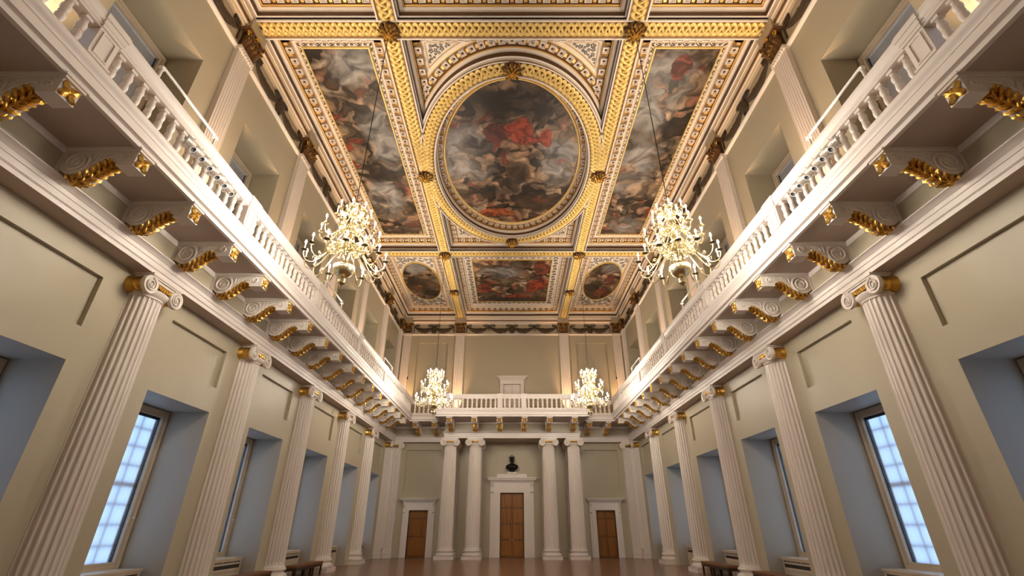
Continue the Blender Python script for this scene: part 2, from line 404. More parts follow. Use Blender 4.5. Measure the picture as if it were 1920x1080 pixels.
# ---------------------------------------------------------------- windows
def make_window(lower):
    z0, z1, h = LW if lower else UW
    o = MB()   # moulded frame, local x = into the room, y along the wall
    for (a, b, x0, x1) in ((0.0, 0.10, -0.10, 0.05), (0.03, 0.16, -0.12, 0.02)):
        hh = h + 0.08
        o.box(x0, x1, -hh+a, -hh+b, z0-0.06, z1+0.06); o.box(x0, x1, hh-b, hh-a, z0-0.06, z1+0.06)
        o.box(x0, x1, -hh+a, hh-a, z0-0.06+a, z0-0.06+b); o.box(x0, x1, -hh+a, hh-a, z1+0.06-b, z1+0.06-a)
    root = o.build('window', 'frame')
    g = MB(); g.box(-0.075, -0.068, -h+0.05, h-0.05, z0+0.06, z1-0.06); g.build('pane', 'glass', root)
    e = MB()
    for y in (-h+0.08, h-0.105): e.box(-0.10, -0.06, y, y+0.025, z0+0.09, z1-0.09)
    if lower: e.box(-0.10, -0.06, -h+0.09, h-0.09, z1-0.17, z1-0.10)
    e.build('glazing_edge', 'grey_metal', root)
    if lower:
        b = MB(); b.box(-0.125, -0.120, -h+0.15, h-0.15, z0+0.07, z1-0.14); b.build('blind', 'blind', root)
        s = MB(); H = z1-z0
        for i in range(1, 4): s.box(-0.19, -0.16, -h+2*h*i/4-0.022, -h+2*h*i/4+0.022, z0, z1)
        for i in range(1, 8):
            t = 0.055 if i == 4 else 0.022
            s.box(-0.19, -0.16, -h, h, z0+H*i/8-t, z0+H*i/8+t)
        for y in (-h, h-0.09): s.box(-0.19, -0.14, y, y+0.09, z0, z1)
        s.box(-0.19, -0.14, -h, h, z0, z0+0.1); s.box(-0.19, -0.14, -h, h, z1-0.08, z1)
        s.build('sash_bars', 'white', root)
        k = MB(); k.lathe([(0.0,0.05),(0.018,0.055),(0.022,0.075),(0.012,0.09),(0.0,0.095)], 8, axis='x', cx=h-0.01, cy=(z0+z1)/2-0.75); k.build('knob', 'metal_white', root)
    else:
        b = MB(); b.box(-0.095, -0.09, -h+0.115, h-0.115, z0+0.07, z1-0.115); b.build('blind', 'blind_closed', root)
    return root
low, upp = make_window(True), make_window(False)
nwin = 0
for sx, sd in SIDES:
    for lower, src in ((True, low), (False, upp)):
        for wy in WINY[1:]:
            o = src if not src.get('used') else copy_tree(src)
            src['used'] = 1
            nwin += 1
            o.name = 'window_%d' % nwin
            o.location = (sx*(HW+(1.1 if lower else 1.0)), wy, 0); o.rotation_euler = (0, 0, 0 if sx < 0 else PI)
            struct(o)
for o in bpy.data.objects:
    if 'used' in o: del o['used']

# ---------------------------------------------------------------- lower entablature (architrave and frieze) as trim
def extr(mb, prof, fn, w0, w1, mats=None):
    """prof: open list of (x, z) from the wall round to the wall"""
    n = len(prof); a = mb.add([fn(u, v, w0) for u, v in prof]); b = mb.add([fn(u, v, w1) for u, v in prof])
    for i in range(n-1):
        mb.face((a+i, a+i+1, b+i+1, b+i), mats[i] if mats else 0)
    mb.face([a+i for i in range(n)][::-1], 0); mb.face([b+i for i in range(n)], 0)
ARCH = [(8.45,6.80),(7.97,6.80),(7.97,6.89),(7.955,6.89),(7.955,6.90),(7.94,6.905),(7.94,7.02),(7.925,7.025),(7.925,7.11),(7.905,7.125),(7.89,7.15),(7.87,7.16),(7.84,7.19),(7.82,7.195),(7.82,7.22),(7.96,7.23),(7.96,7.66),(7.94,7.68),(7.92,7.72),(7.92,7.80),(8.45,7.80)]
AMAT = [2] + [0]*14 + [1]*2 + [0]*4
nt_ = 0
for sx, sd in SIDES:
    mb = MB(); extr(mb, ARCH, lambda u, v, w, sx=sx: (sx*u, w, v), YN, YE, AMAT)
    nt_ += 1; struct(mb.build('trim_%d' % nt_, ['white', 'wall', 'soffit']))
# end wall: recessed side parts at 32.6 and the projecting centre on the four columns at 31.0
def endprof(front): return [(YE+0.05 if u > 8.4 else front + (u-7.96), v) for u, v in ARCH]
for x0, x1, fr in ((-7.97, -4.36, 32.6), (4.36, 7.97, 32.6), (-4.38, 4.38, 31.0)):
    mb = MB(); extr(mb, endprof(fr), lambda u, v, w: (w, u, v), x0, x1, AMAT)
    if fr < 32:   # returns of the projecting part
        for x in (x0, x1):
            s = -1 if x < 0 else 1
            pr = [(x - s*0.02, 6.80)] + [(x + s*(7.97-u), v) for u, v in ARCH[2:15]] + [(x - s*0.02, 7.23)]
            mb.prism(pr, lambda u, v, w: (u, w, v), 31.0, 32.62)
    nt_ += 1; struct(mb.build('trim_%d' % nt_, ['white', 'wall', 'soffit']))

# ---------------------------------------------------------------- galleries (soffit slab with cornice edge)
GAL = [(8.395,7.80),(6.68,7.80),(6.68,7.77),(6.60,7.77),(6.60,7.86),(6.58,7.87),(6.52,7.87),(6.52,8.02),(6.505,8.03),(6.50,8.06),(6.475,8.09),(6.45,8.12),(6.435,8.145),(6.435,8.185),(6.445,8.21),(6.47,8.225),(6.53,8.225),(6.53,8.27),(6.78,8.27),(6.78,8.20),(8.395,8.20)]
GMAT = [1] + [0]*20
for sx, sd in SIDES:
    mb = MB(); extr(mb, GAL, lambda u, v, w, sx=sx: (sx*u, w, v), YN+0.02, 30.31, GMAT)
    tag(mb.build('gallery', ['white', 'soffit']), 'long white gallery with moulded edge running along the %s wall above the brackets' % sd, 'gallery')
GE0, GE1 = 30.40, 28.90      # front planes of the end gallery: sides, centre  (distance 6.5 in the profile)
def gprof(front): return [(YE-0.01 if u > 8.3 else front + (u-6.52), v) for u, v in GAL]
mb = MB()
for x0, x1, fr in ((-8.38, -4.76, GE0), (4.76, 8.38, GE0), (-4.78, 4.78, GE1)):
    extr(mb, gprof(fr), lambda u, v, w: (w, u, v), x0, x1, GMAT)
for s in (-1, 1):   # returns of the centre
    pr = [(s*4.7, 7.80)] + [(s*(4.78+6.52-u+0.0), v) for u, v in GAL[2:18]] + [(s*4.7, 8.27)]
    mb.prism(pr, lambda u, v, w: (u, w, v), GE1+0.0, GE0+0.1)
tag(mb.build('gallery', ['white', 'soffit']), 'white gallery with projecting middle across the far end wall', 'gallery')

# ---------------------------------------------------------------- cornice frieze round the top of the room
CORN = [(8.40,14.66),(8.34,14.68),(8.31,14.72),(8.31,14.77),(8.36,14.79),(8.36,15.52),(8.34,15.54),(8.30,15.55),(8.28,15.60),(8.28,15.66),(8.25,15.68),(8.22,15.70),(8.22,15.76),(8.20,15.80),(8.17,15.83),(8.15,15.84),(8.15,15.93),(8.12,15.96),(8.10,16.00),(8.10,16.06),(8.40,16.08)]
CMAT = [0,0,0,0,1,0,2,0,0,2,0,0,3,3,2,0,0,2,0,0]
ring = MB(); rows = []
for u, z in CORN:
    d = HW-u; rows.append([(-HW+d, YN+d, z), (HW-d, YN+d, z), (HW-d, YE-d, z), (-HW+d, YE-d, z)])
ks = [ring.add(r) for r in rows]
for i in range(len(rows)-1):
    for j in range(4):
        q = (j+1) % 4; ring.face((ks[i]+j, ks[i]+q, ks[i+1]+q, ks[i+1]+j), CMAT[i])
nt_ += 1; struct(ring.build('trim_%d' % nt_, ['ceil_white', 'frieze', 'ceil_gilt', 'ceil_brown']))
mb = MB()   # breaks of the cornice above the upper capitals
PILY = COLY[1:] + [32.2]
for y in PILY:
    for sx in (-1, 1): mb.box(min(sx*8.37, sx*8.09), max(sx*8.37, sx*8.09), y-0.40, y+0.40, 15.56, 16.02)
for x in (-3.93, 3.93): mb.box(x-0.42, x+0.42, YE-0.34, YE-0.03, 15.55, 16.03)
for x in (-8.0, 8.0): mb.box(x-0.36, x+0.36, YE-0.34, YE-0.03, 15.55, 16.03)
nt_ += 1; struct(mb.build('trim_%d' % nt_, 'frieze'))
# skirting
for sx, sd in SIDES:
    mb = MB(); e = [YN] + [v for w in WINY for v in (w-WH, w+WH)] + [YE]
    for a, b in zip(e[::2], e[1::2]): mb.box(min(sx*HW, sx*(HW-0.03)), max(sx*HW, sx*(HW-0.03)), a, b, 0, 0.22)
    struct(mb.build('baseboard_' + sd, 'wall'))
mb = MB()
for a, b in ((-8.37,-6.97),(-5.03,-1.45),(1.45,5.03),(6.97,8.37)): mb.box(a, b, YE-0.03, YE, 0, 0.22)
struct(mb.build('baseboard_back', 'wall'))

# ---------------------------------------------------------------- doors on the end wall
def door_leaf(c, h, t, cols, rows):
    mb = MB(); mb.box(c-h, c+h, YE+0.13, YE+0.18, 0.01, t, 1)
    n = cols; w = 2*h/n
    for i in range(n):
        zz = 0.05
        for a in rows:
            za = zz + 0.05; zb = zz + a*(t-0.05) - 0.05
            x0, x1 = c-h+w*i+0.07, c-h+w*(i+1)-0.07
            mb.box(x0, x1, YE+0.105, YE+0.13, za, zb, 0); mb.box(x0+0.05, x1-0.05, YE+0.09, YE+0.105, za+0.06, zb-0.06, 0)
            zz += a*(t-0.05)
    return mb
def door_case(c, h, t, fw, frz, cor, ears):
    """white architrave, frieze and cornice round a door"""
    mb = MB(); Y = YE
    mb.box(c-h-fw, c-h, Y-0.10, Y, 0, t+fw); mb.box(c+h, c+h+fw, Y-0.10, Y, 0, t+fw); mb.box(c-h, c+h, Y-0.10, Y, t, t+fw)
    mb.box(c-h-fw*0.45, c-h, Y-0.12, Y+0.12, 0, t+0.12); mb.box(c+h, c+h+fw*0.45, Y-0.12, Y+0.12, 0, t+0.12); mb.box(c-h, c+h, Y-0.12, Y+0.12, t, t+fw*0.45)
    z = t+fw
    mb.box(c-h-fw, c+h+fw, Y-0.09, Y, z, z+frz)
    o = h+fw+ears
    for s in (-1, 1):      # side strips and scroll consoles
        x0, x1 = sorted((c+s*(h+fw), c+s*o))
        mb.box(x0, x1, Y-0.06, Y, 0, z-0.45)
        pr = [(0.0,0.0),(0.10,0.02),(0.15,0.10),(0.10,0.2),(0.09,0.35),(0.13,0.5),(0.22,0.6),(0.24,0.75),(0.0,0.75)]
        k = (z+frz-(z-0.45))/0.75
        mb.prism(pr, lambda u, v, w, z=z, k=k: (w, Y-u, z-0.45+v*k), x0, x1)
        mb.box(x0-0.02, x1+0.02, Y-0.09, Y, z-0.55, z-0.45)
    zz = z+frz; hh = o+0.03
    for dz0, dz1, pr in ((0,0.06,0.16),(0.06,0.12,0.24),(0.12,0.12+cor*0.55,0.32),(0.12+cor*0.55,0.12+cor,0.38)):
        e = hh + (pr-0.16)*0.8
        mb.box(c-e, c+e, Y-pr, Y, zz+dz0, zz+dz1)
    return mb, zz+0.12+cor
mb, ztop = door_case(0.0, 0.77, 3.67, 0.42, 0.22, 0.16, 0.22)
mb.box(-0.98, 0.98, YE-0.34, YE, ztop, ztop+0.2)
d1 = struct(mb.build('door_1', 'white'))
leaf = door_leaf(0.0, 0.77, 3.67, 2, (0.25, 0.25, 0.25, 0.25)).build('door_leaf', ['door', 'door_dark'], d1)
k = MB()
for x in (-0.06, 0.06): k.lathe([(0.0,YE+0.06),(0.03,YE+0.065),(0.03,YE+0.085),(0.012,YE+0.1),(0.012,YE+0.125)], 8, axis='y', cx=x, cy=0.98)
k.build('knob', 'gold', leaf)
ZBUST = ztop+0.2
for i, c in enumerate((-6.0, 6.0)):
    mb, zt = door_case(c, 0.61, 2.64, 0.27, 0.2, 0.1, 0.13)
    d = struct(mb.build('door_%d' % (i+2), 'white'))
    door_leaf(c, 0.61, 2.64, 1 if i == 0 else 2, (0.42, 0.40, 0.18)).build('door_leaf', ['door', 'door_dark'], d)
# small upper door, only its top shows above the end gallery
mb = MB(); Y = YE
mb.box(-0.86, -0.62, Y-0.16, Y, 8.2, 11.15); mb.box(0.62, 0.86, Y-0.16, Y, 8.2, 11.15); mb.box(-0.62, 0.62, Y-0.16, Y, 10.85, 11.15)
mb.box(-0.68, -0.62, Y-0.19, Y, 8.2, 10.91); mb.box(0.62, 0.68, Y-0.19, Y, 8.2, 10.91); mb.box(-0.62, 0.62, Y-0.19, Y, 10.85, 10.91)
for z0, z1, p_, e in ((11.15,11.2,0.19,0.90),(11.2,11.26,0.24,0.95),(11.26,11.33,0.30,1.02),(11.33,11.42,0.38,1.1)): mb.box(-e, e, Y-p_, Y, z0, z1)
d4 = struct(mb.build('door_4', 'white'))
mb = MB(); mb.box(-0.62, -0.012, Y-0.04, Y-0.005, 8.2, 10.72); mb.box(0.012, 0.62, Y-0.04, Y-0.005, 8.2, 10.72); mb.box(-0.62, 0.62, Y-0.06, Y-0.005, 10.72, 10.85)
for x0, x1 in ((-0.54,-0.08),(0.08,0.54)): mb.box(x0, x1, Y-0.05, Y-0.04, 8.4, 10.6)
mb.build('door_leaf', 'white', d4)
# ================================================================ LOWER COLUMNS
def shaft_mb(half, z0=0.58, z1=6.34, r0=0.44, r1=0.385, nf=24):
    mb = MB(); lev = [(0, 0.0), (0.015, 0.0), (0.035, 0.55), (0.075, 0.9), (0.12, 1.0)]
    H = z1-z0
    zs = [(z0+a, d) for a, d in lev] + [(z0+H*t, 1.0) for t in (0.2,0.35,0.5,0.65,0.8)] + [(z1-a, d) for a, d in reversed(lev)]
    fl = [(0.0,0.0),(0.2,0.0),(0.3,0.6),(0.45,0.95),(0.6,1.0),(0.75,0.95),(0.9,0.6)]
    n = nf//2 if half else nf; a0 = PI if half else 0.0
    rows = []
    for z, d in zs:
        t = (z-z0)/H; r = r0 - (r0-r1)*t**1.5; row = []
        for k in range(n):
            for u, dep in fl: 
                a = a0 + (k+u-0.1)*2*PI/nf; rr = r - 0.042*dep*d*(r/r0)
                row.append((rr*cos(a), rr*sin(a), z))
        if half:
            a = a0 + (n+0.1)*2*PI/nf; row.append((r*cos(a), r*sin(a), z))
        rows.append(row)
    mb.grid(rows, 0, True, closed=not half)
    return mb
def base_mb(half):
    mb = MB(); b = 0.0 if half else 0.58
    mb.box(-0.58, 0.58, -0.58, b, 0.0, 0.17)
    pr = [(0.50,0.17),(0.555,0.18),(0.58,0.215),(0.58,0.26),(0.555,0.30),(0.50,0.315),(0.49,0.33),(0.465,0.35),(0.462,0.375),(0.48,0.395),(0.50,0.40),(0.525,0.425),(0.525,0.46),(0.50,0.485),(0.485,0.49),(0.485,0.515),(0.46,0.53),(0.445,0.56),(0.44,0.585)]
    mb.lathe(pr, 18 if half else 36, 0, a0=PI if half else 0, a1=2*PI if half else None, capped=False)
    return mb
def capital_parts(half, parent, wide=0.43, yf=-0.455, back=0.0):
    """Ionic capital facing -Y: white volutes and abacus, gilded bolsters and leaf between the volutes"""
    mb = MB(); b = back if half else 0.5
    pr = [(0.385,6.31),(0.405,6.325),(0.405,6.35),(0.385,6.36),(0.42,6.39),(0.47,6.44),(0.475,6.49),(0.44,6.52)]
    if wide > 0.4: mb.lathe(pr, 14 if half else 28, 0, a0=PI if half else 0, a1=2*PI if half else None, capped=False)
    mb.box(-0.50, 0.50, yf-0.03, b, 6.745, 6.80); mb.box(-0.47, 0.47, yf-0.01, b, 6.71, 6.745)
    faces = [(yf, yf+0.09, 1)] + ([] if half else [(-yf-0.09, -yf, -1)])
    for y0, y1, sg in faces:
        for s in (-1, 1):
            mb.lathe([(0.0,y0+0.02),(0.14,y0+0.02),(0.17,y0),(0.205,y0),(0.21,y0+0.02),(0.21,y1-0.01),(0.19,y1),(0.0,y1)], 20, axis='y', cx=s*wide, cy=6.535)
            yy = y0-0.004 if sg > 0 else y1+0.004
            mb.tube([(s*wide - s*x, yy, 6.535+z) for x, z in spiral(0, 0, 0.155, 0.03, PI/2, -1.9, 26)], [0.019]*20+[0.014]*7, 5)
            mb.lathe([(0.0,-0.028),(0.03,-0.02),(0.03,0.03),(0.0,0.03)] if sg > 0 else [(0.0,-0.03),(0.03,-0.03),(0.03,0.02),(0.0,0.028)], 8, axis='y', cx=s*wide, cy=6.535)
            v = len(mb.v) - 32
            for i in range(v, len(mb.v)): x, y, z = mb.v[i]; mb.v[i] = (x, y + (y0+0.01 if sg > 0 else y1-0.01), z)
        pr = [(6.745, 0), (6.745, 1), (6.715, 1), (6.71, 0.75), (6.655, 0.75), (6.65, 1), (6.635, 1), (6.635, 0)]
        ya, yb = (y1, y0) if sg > 0 else (y0, y1)
        mb.prism(pr, lambda u, v, w: (w, ya+(yb-ya)*v, u), -wide, wide)
    cap = mb.build('capital', 'stone', parent)
    g = MB()
    for s in (-1, 1):
        y0, y1 = (yf+0.09, b+0.0) if half else (yf+0.09, -yf-0.09); L = y1-y0
        if L > 0.02: g.lathe([(0.195,y0),(0.18,y0+0.1*L),(0.135,y0+0.35*L),(0.15,y0+0.45*L),(0.15,y0+0.55*L),(0.135,y0+0.65*L),(0.18,y0+0.9*L),(0.195,y1)], 14, axis='y', cx=s*wide, cy=6.535)
    rnd = random.Random(4)
    for sg in ((1,) if half else (1, -1)):
        for i in range(7):
            x = (i-3)*(wide-0.2)*0.32; z = 6.585 + 0.028*abs(i-3)*0.4
            k0 = len(g.v); g.lathe([(0,-0.07),(0.03,-0.05),(0.042,0.0),(0.03,0.05),(0,0.07)], 6)
            g.xform(Matrix.Translation((x, sg*(yf+0.045), z)) @ Matrix.Rotation(rnd.uniform(-0.6,0.6), 4, 'Y'), k0)
    g.build('gilding', 'gold', cap)
    return cap
def make_column(half):
    r = empty('column')
    base_mb(half).build('base', 'stone', r); shaft_mb(half).build('shaft', 'stone', r, angle=35); capital_parts(half, r)
    return Kind(r)
HALF, FULL = make_column(True), make_column(False)
n_vis = [y for y in COLY if y > 4]
for sx, sd in SIDES:
    for k, y in enumerate(reversed(n_vis)):
        HALF.place((sx*(HW-0.004), y, 0), PI/2 if sx < 0 else -PI/2,
            ('white fluted half column with gilded capital, %s wall, %s from the far end' % (sd, ORD[k])) if y > 6 else
            'white fluted half column on the %s wall closest to the camera' % sd, 'column', 'engaged columns along the side walls')
for x, lb in ((-3.98, 'leftmost of four free-standing'), (-2.37, 'just left of the tall middle door among four'), (2.37, 'just right of the tall middle door among four'), (3.98, 'rightmost of four free-standing')):
    FULL.place((x, 31.4, 0), 0, 'white fluted Ionic column, %s columns under the far gallery' % lb, 'column', 'free-standing columns at the far end')

def strip(mb, w, d, z0, z1, n, m=0, dep=0.035, y0=0.0):
    """fluted flat pilaster face towards -Y with its two sides"""
    f = w/(n*1.35+0.35); fw = f; gap = 0.35*f; prof = [(-w/2, 0), (-w/2, -d)]
    x = -w/2 + gap
    for i in range(n):
        for u, q in ((0,0),(0.15,0.7),(0.5,1),(0.85,0.7),(1,0)): prof.append((x+fw*u, -d+dep*q))
        x += fw+gap
    prof += [(w/2, -d), (w/2, 0)]
    a = mb.add([(u, y0+v, z0) for u, v in prof]); b = mb.add([(u, y0+v, z1) for u, v in prof]); k = len(prof)
    for i in range(k-1): mb.face((a+i, a+i+1, b+i+1, b+i), m, True)
    mb.face([a+i for i in range(k)][::-1], m); mb.face([b+i for i in range(k)], m)
def flat_base(mb, w, d):
    for e, z0, z1 in ((0.13,0,0.17),(0.12,0.18,0.30),(0.05,0.30,0.38),(0.08,0.38,0.47),(0.03,0.47,0.54)): mb.box(-w/2-e, w/2+e, -d-e, 0, z0, z1)
# flat pilasters on the end wall behind the free-standing columns
r = empty('pilaster'); mb = MB(); strip(mb, 0.78, 0.14, 0.54, 6.4, 7); mb.build('shaft', 'stone', r, angle=30)
mb = MB(); flat_base(mb, 0.78, 0.14); mb.build('base', 'stone', r); capital_parts(True, r, 0.39, -0.20)
BP = Kind(r)
for x, lb in ((-3.98, 'leftmost free-standing column'), (-2.37, 'column just left of the middle door'), (2.37, 'column just right of the middle door'), (3.98, 'rightmost free-standing column')):
    BP.place((x, YE-0.004, 0), 0, 'flat fluted pilaster on the end wall behind the %s' % lb, 'pilaster', 'pilasters behind the columns')
# L-shaped pilasters in the two far corners
for sx, sd in SIDES:
    r = empty('corner_pilaster', (sx*(HW-0.004), YE-0.004, 0))
    sh, ba, ca, gi = MB(), MB(), MB(), MB()
    k0 = 0
    for (cx, cy, w, rot) in ((-sx*0.68, 0, 0.56, 0), (0, -0.68, 0.56, -sx*PI/2)):
        T = Matrix.Translation((cx, cy, 0)) @ Matrix.Rotation(rot, 4, 'Z')
        k = len(sh.v); strip(sh, w, 0.40, 0.54, 6.4, 5); sh.xform(T, k)
        k = len(ba.v)
        for e, z0, z1 in ((0.08,0,0.2),(0.07,0.21,0.34),(0.03,0.34,0.42),(0.05,0.42,0.54)): ba.box(-w/2-e*0.3, w/2+e*0.3, -0.40-e, 0, z0, z1)
        ba.xform(T, k)
        k = len(ca.v); ca.box(-w/2-0.02, w/2+0.06, -0.47, 0, 6.70, 6.80); ca.box(-w/2, w/2, -0.43, 0, 6.36, 6.44)
        far = w/2 if (rot == 0) == (sx < 0) else -w/2
        for xx in (far,):
            ca.lathe([(0.0,-0.47),(0.15,-0.475),(0.20,-0.475),(0.205,-0.46),(0.205,-0.38),(0,-0.38)], 18, axis='y', cx=xx, cy=6.54)
            s = 1 if xx > 0 else -1
            ca.tube([(xx - s*a, -0.48, 6.54+b) for a, b in spiral(0, 0, 0.15, 0.03, PI/2, -1.9, 22)], 0.018, 5)
        ca.box(-w/2, w/2, -0.46, -0.36, 6.62, 6.70); ca.xform(T, k)
        k = len(gi.v)
        gi.lathe([(0.19,-0.38),(0.14,-0.24),(0.16,-0.12),(0.18,0)], 12, axis='y', cx=far, cy=6.54)
        gi.box(-w/2, w/2-0.1, -0.43, -0.40, 6.52, 6.60); gi.xform(T, k)
    sh.build('shaft', 'stone', r, angle=30); ba.build('base', 'stone', r); c = ca.build('capital', 'stone', r); gi.build('gilding', 'gold', c)
    tag(r, 'broad white fluted pilaster folded into the far %s corner' % sd, 'pilaster', 'corner pilasters')

# ================================================================ GALLERY BRACKETS
def leaflet(mb, B, S, T, N, ln, w, lift, m=0, lean=0.55):
    rows = []
    for t in (0, 0.25, 0.5, 0.75, 0.92, 1.0):
        c = B + S*(ln*t) + T*(ln*lean*t**1.4) + N*(lift*sin(PI*min(1, t*0.9)) + 0.012)
        hw = w*(0.35+0.65*sin(PI*min(1, 0.15+t*0.75)))*(1 if t < 0.95 else 0.25)
        rows.append([c - T*hw - N*0.02, c + N*0.018, c + T*hw - N*0.02])
    mb.grid(rows, m, True)
UNDER = [(1.00,-0.37),(0.99,-0.30),(0.95,-0.265),(0.88,-0.25),(0.80,-0.265),(0.72,-0.31),(0.64,-0.38),(0.56,-0.455),(0.47,-0.53),(0.37,-0.575),(0.27,-0.58),(0.17,-0.55),(0.08,-0.48),(0.03,-0.40),(0.0,-0.33)]
def make_bracket(ln=1.0):
    """scroll console; wall plane at y = 0, room towards -Y, soffit at z = 0"""
    mb = MB(); W = 0.15
    prof = [(0.0,-0.02),(1.31,-0.02),(1.31,-0.37)] + UNDER
    k0 = 0
    mb.prism(prof, lambda u, v, w: (w, -u*ln, v), -W, W)
    mb.box(-W-0.03, W+0.03, -1.36*ln, 0, -0.075, 0.0); mb.box(-W-0.055, W+0.055, -1.385*ln, 0, -0.035, 0.0)
    mb.box(-W-0.02, W+0.02, -0.06, 0.02, -0.60, -0.07)     # back plate
    for s in (-1, 1):   # carved scrolls and foliage on both cheeks
        x = s*(W+0.004)
        mb.tube([(x, -a*ln, b) for a, b in spiral(0.315, -0.315, 0.245, 0.03, -0.35*PI, 2.4, 40)], [0.032]*26+[0.022]*15, 5)
        mb.tube([(x, -a*ln, b) for a, b in ((0.46,-0.47),(0.56,-0.41),(0.66,-0.32),(0.76,-0.235),(0.88,-0.19),(1.0,-0.19))], 0.02, 5)
        mb.tube([(x, -a*ln, b) for a, b in spiral(1.14, -0.19, 0.085, 0.02, 0.5*PI, 1.6, 16)], 0.017, 5)
        for a0, b0, a1, b1 in ((0.55,-0.33,0.50,-0.12),(0.60,-0.28,0.62,-0.11),(0.66,-0.23,0.76,-0.10),(0.52,-0.2,0.42,-0.1),(0.72,-0.18,0.88,-0.11)):
            mb.tube([(x, -a0*ln, b0), (x, -(a0*0.6+a1*0.4)*ln, b0*0.45+b1*0.55), (x, -a1*ln, b1)], [0.012, 0.026, 0.008], 5)
        mb.lathe([(0,-0.03),(0.035,-0.01),(0.035,0.03)], 8, axis='x', cx=-0.31*ln, cy=-0.315)
        for i in range(len(mb.v)-24, len(mb.v)): a, b, c = mb.v[i]; mb.v[i] = (a*(-s) + s*W, b, c)
    root = mb.build('bracket', 'stone', angle=35)
    g = MB(); pts = [Vector((0, -a*ln, b)) for a, b in UNDER[3:]]
    for i in range(1, len(pts)-3):
        T = (pts[i-1]-pts[i+1]).normalized(); N = Vector((0, T.z, -T.y)).normalized()
        if N.z > 0.2: N = -N
        for s in (-1, 1):
            leaflet(g, pts[i]-N*0.015, Vector((s,0,0)), T, N, 0.175, 0.05, 0.045)
            leaflet(g, pts[i]+T*0.04+N*0.01, Vector((s*0.6,0,0)), T, N, 0.14, 0.035, 0.06)
    st = [p + Vector((0, 0, -0.025)) for p in pts[0:-3]]
    g.tube(st, 0.022, 6)
    for i in range(5):      # curled tip
        a = -0.9 + i*0.45; leaflet(g, pts[1], Vector((sin(a),0,0)), Vector((0,-1,0)), Vector((0,0,-1)), 0.12, 0.035, 0.06)
    g.build('acanthus_leaf', 'gold', root, angle=60)
    r = MB(); y = -1.31*ln; X, Z, N = Vector((1,0,0)), Vector((0,0,1)), Vector((0,-1,0)); c = Vector((0, y-0.012, -0.225))
    for i in range(8):
        a = PI/4 + i*PI/4; S = X*cos(a)+Z*sin(a); T = N.cross(S)
        leaflet(r, c, S, T, N, 0.175 if i % 2 == 0 else 0.10, 0.058 if i % 2 == 0 else 0.05, 0.018, lean=0.0)
    k = len(r.v); r.lathe([(0.0,y-0.045),(0.022,y-0.038),(0.032,y-0.02),(0.03,y)], 8, axis='y', cx=0, cy=-0.225)
    r.build('rosette', 'gold', root, angle=60)
    return Kind(root)
BR = make_bracket()
bys = [YN + 0]*0 + [9.44 + BAY/3*k for k in range(-3, 14)]
for sx, sd in SIDES:
    ys = [y for y in bys if y < 30.4]
    for k, y in enumerate(reversed(ys)):
        BR.place((sx*7.957, y, Z_SOF-0.003), PI/2 if sx < 0 else -PI/2,
                 'white scroll bracket with gilded leaf under the %s gallery, %s from the far end' % (sd, ORD[k]), 'bracket', 'brackets under the side galleries')
BRL = make_bracket(1.42)
for i, x in enumerate((-3.90, -2.34, -0.78, 0.78, 2.34, 3.90)):
    BRL.place((x, 30.997, Z_SOF-0.003), 0, 'white scroll bracket with gilded leaf above the far columns, %s from the left' % ORD[i], 'bracket', 'brackets under the far gallery')
for i, x in enumerate((-6.30, -5.05, 5.05, 6.30)):
    BRL.place((x, 32.597, Z_SOF-0.003), 0, 'deep white scroll bracket under the far gallery, %s of the %s ones' % (('outer one left', 'inner one left', 'inner one right', 'outer one right')[i], 'free-standing'), 'bracket', 'brackets beside the far columns')

# ================================================================ BALUSTRADES
ZB, HB = 8.27, 0.58
bl = MB()
bl.box(-0.068, 0.068, -0.068, 0.068, 0, 0.045); bl.box(-0.064, 0.064, -0.064, 0.064, HB-0.05, HB)
bl.lathe([(0.05,0.045),(0.058,0.055),(0.058,0.07),(0.042,0.08),(0.048,0.10),(0.062,0.15),(0.066,0.19),(0.062,0.225),(0.050,0.265),(0.047,0.275),(0.058,0.282),(0.058,0.296),(0.048,0.303),(0.056,0.33),(0.066,0.37),(0.068,0.40),(0.060,0.44),(0.044,0.485),(0.040,0.495),(0.052,0.505),(0.052,0.52),(0.045,0.53)], 12, capped=False)
BAL = bl.mesh('baluster', 'white')
RAIL = [(-0.11,8.85),(-0.11,8.89),(-0.125,8.90),(-0.125,8.96),(-0.14,8.975),(-0.145,9.01),(-0.165,9.04),(-0.17,9.09),(-0.165,9.12),(0.13,9.12),(0.13,8.99),(0.09,8.96),(0.09,8.85)]
def balustrade(L, n):
    mb = MB(); mb.prism(RAIL, lambda u, v, w: (w, u, v), -L/2, L/2)
    r = mb.build('balustrade', 'white')
    for i in range(n): ob('baluster', BAL, r, (-L/2 + L*(i+0.5)/n, 0, ZB))
    return Kind(r)
def make_pedestal(hw):
    mb = MB(); mb.box(-hw, hw, -0.11, 0.11, ZB, 8.88)
    for e, z0, z1 in ((0.02,8.27,8.31),(0.015,8.86,8.92),(0.03,8.92,9.02),(0.055,9.02,9.12),(0.03,9.12,9.16)): mb.box(-hw-e, hw+e, -0.11-e-0.02, 0.12+e, z0, z1)
    r = mb.build('pedestal', 'white')
    p = MB(); a = hw-0.06
    for x0, x1, z0, z1 in ((-a,-a+0.025,8.36,8.82),(a-0.025,a,8.36,8.82),(-a+0.025,a-0.025,8.36,8.385),(-a+0.025,a-0.025,8.795,8.82)): p.box(x0, x1, -0.128, -0.11, z0, z1)
    p.build('panel_moulding', 'white', r)
    return Kind(r)
PED = make_pedestal(0.19)
SB = balustrade(BAY-0.40, 15)
BX = 6.63
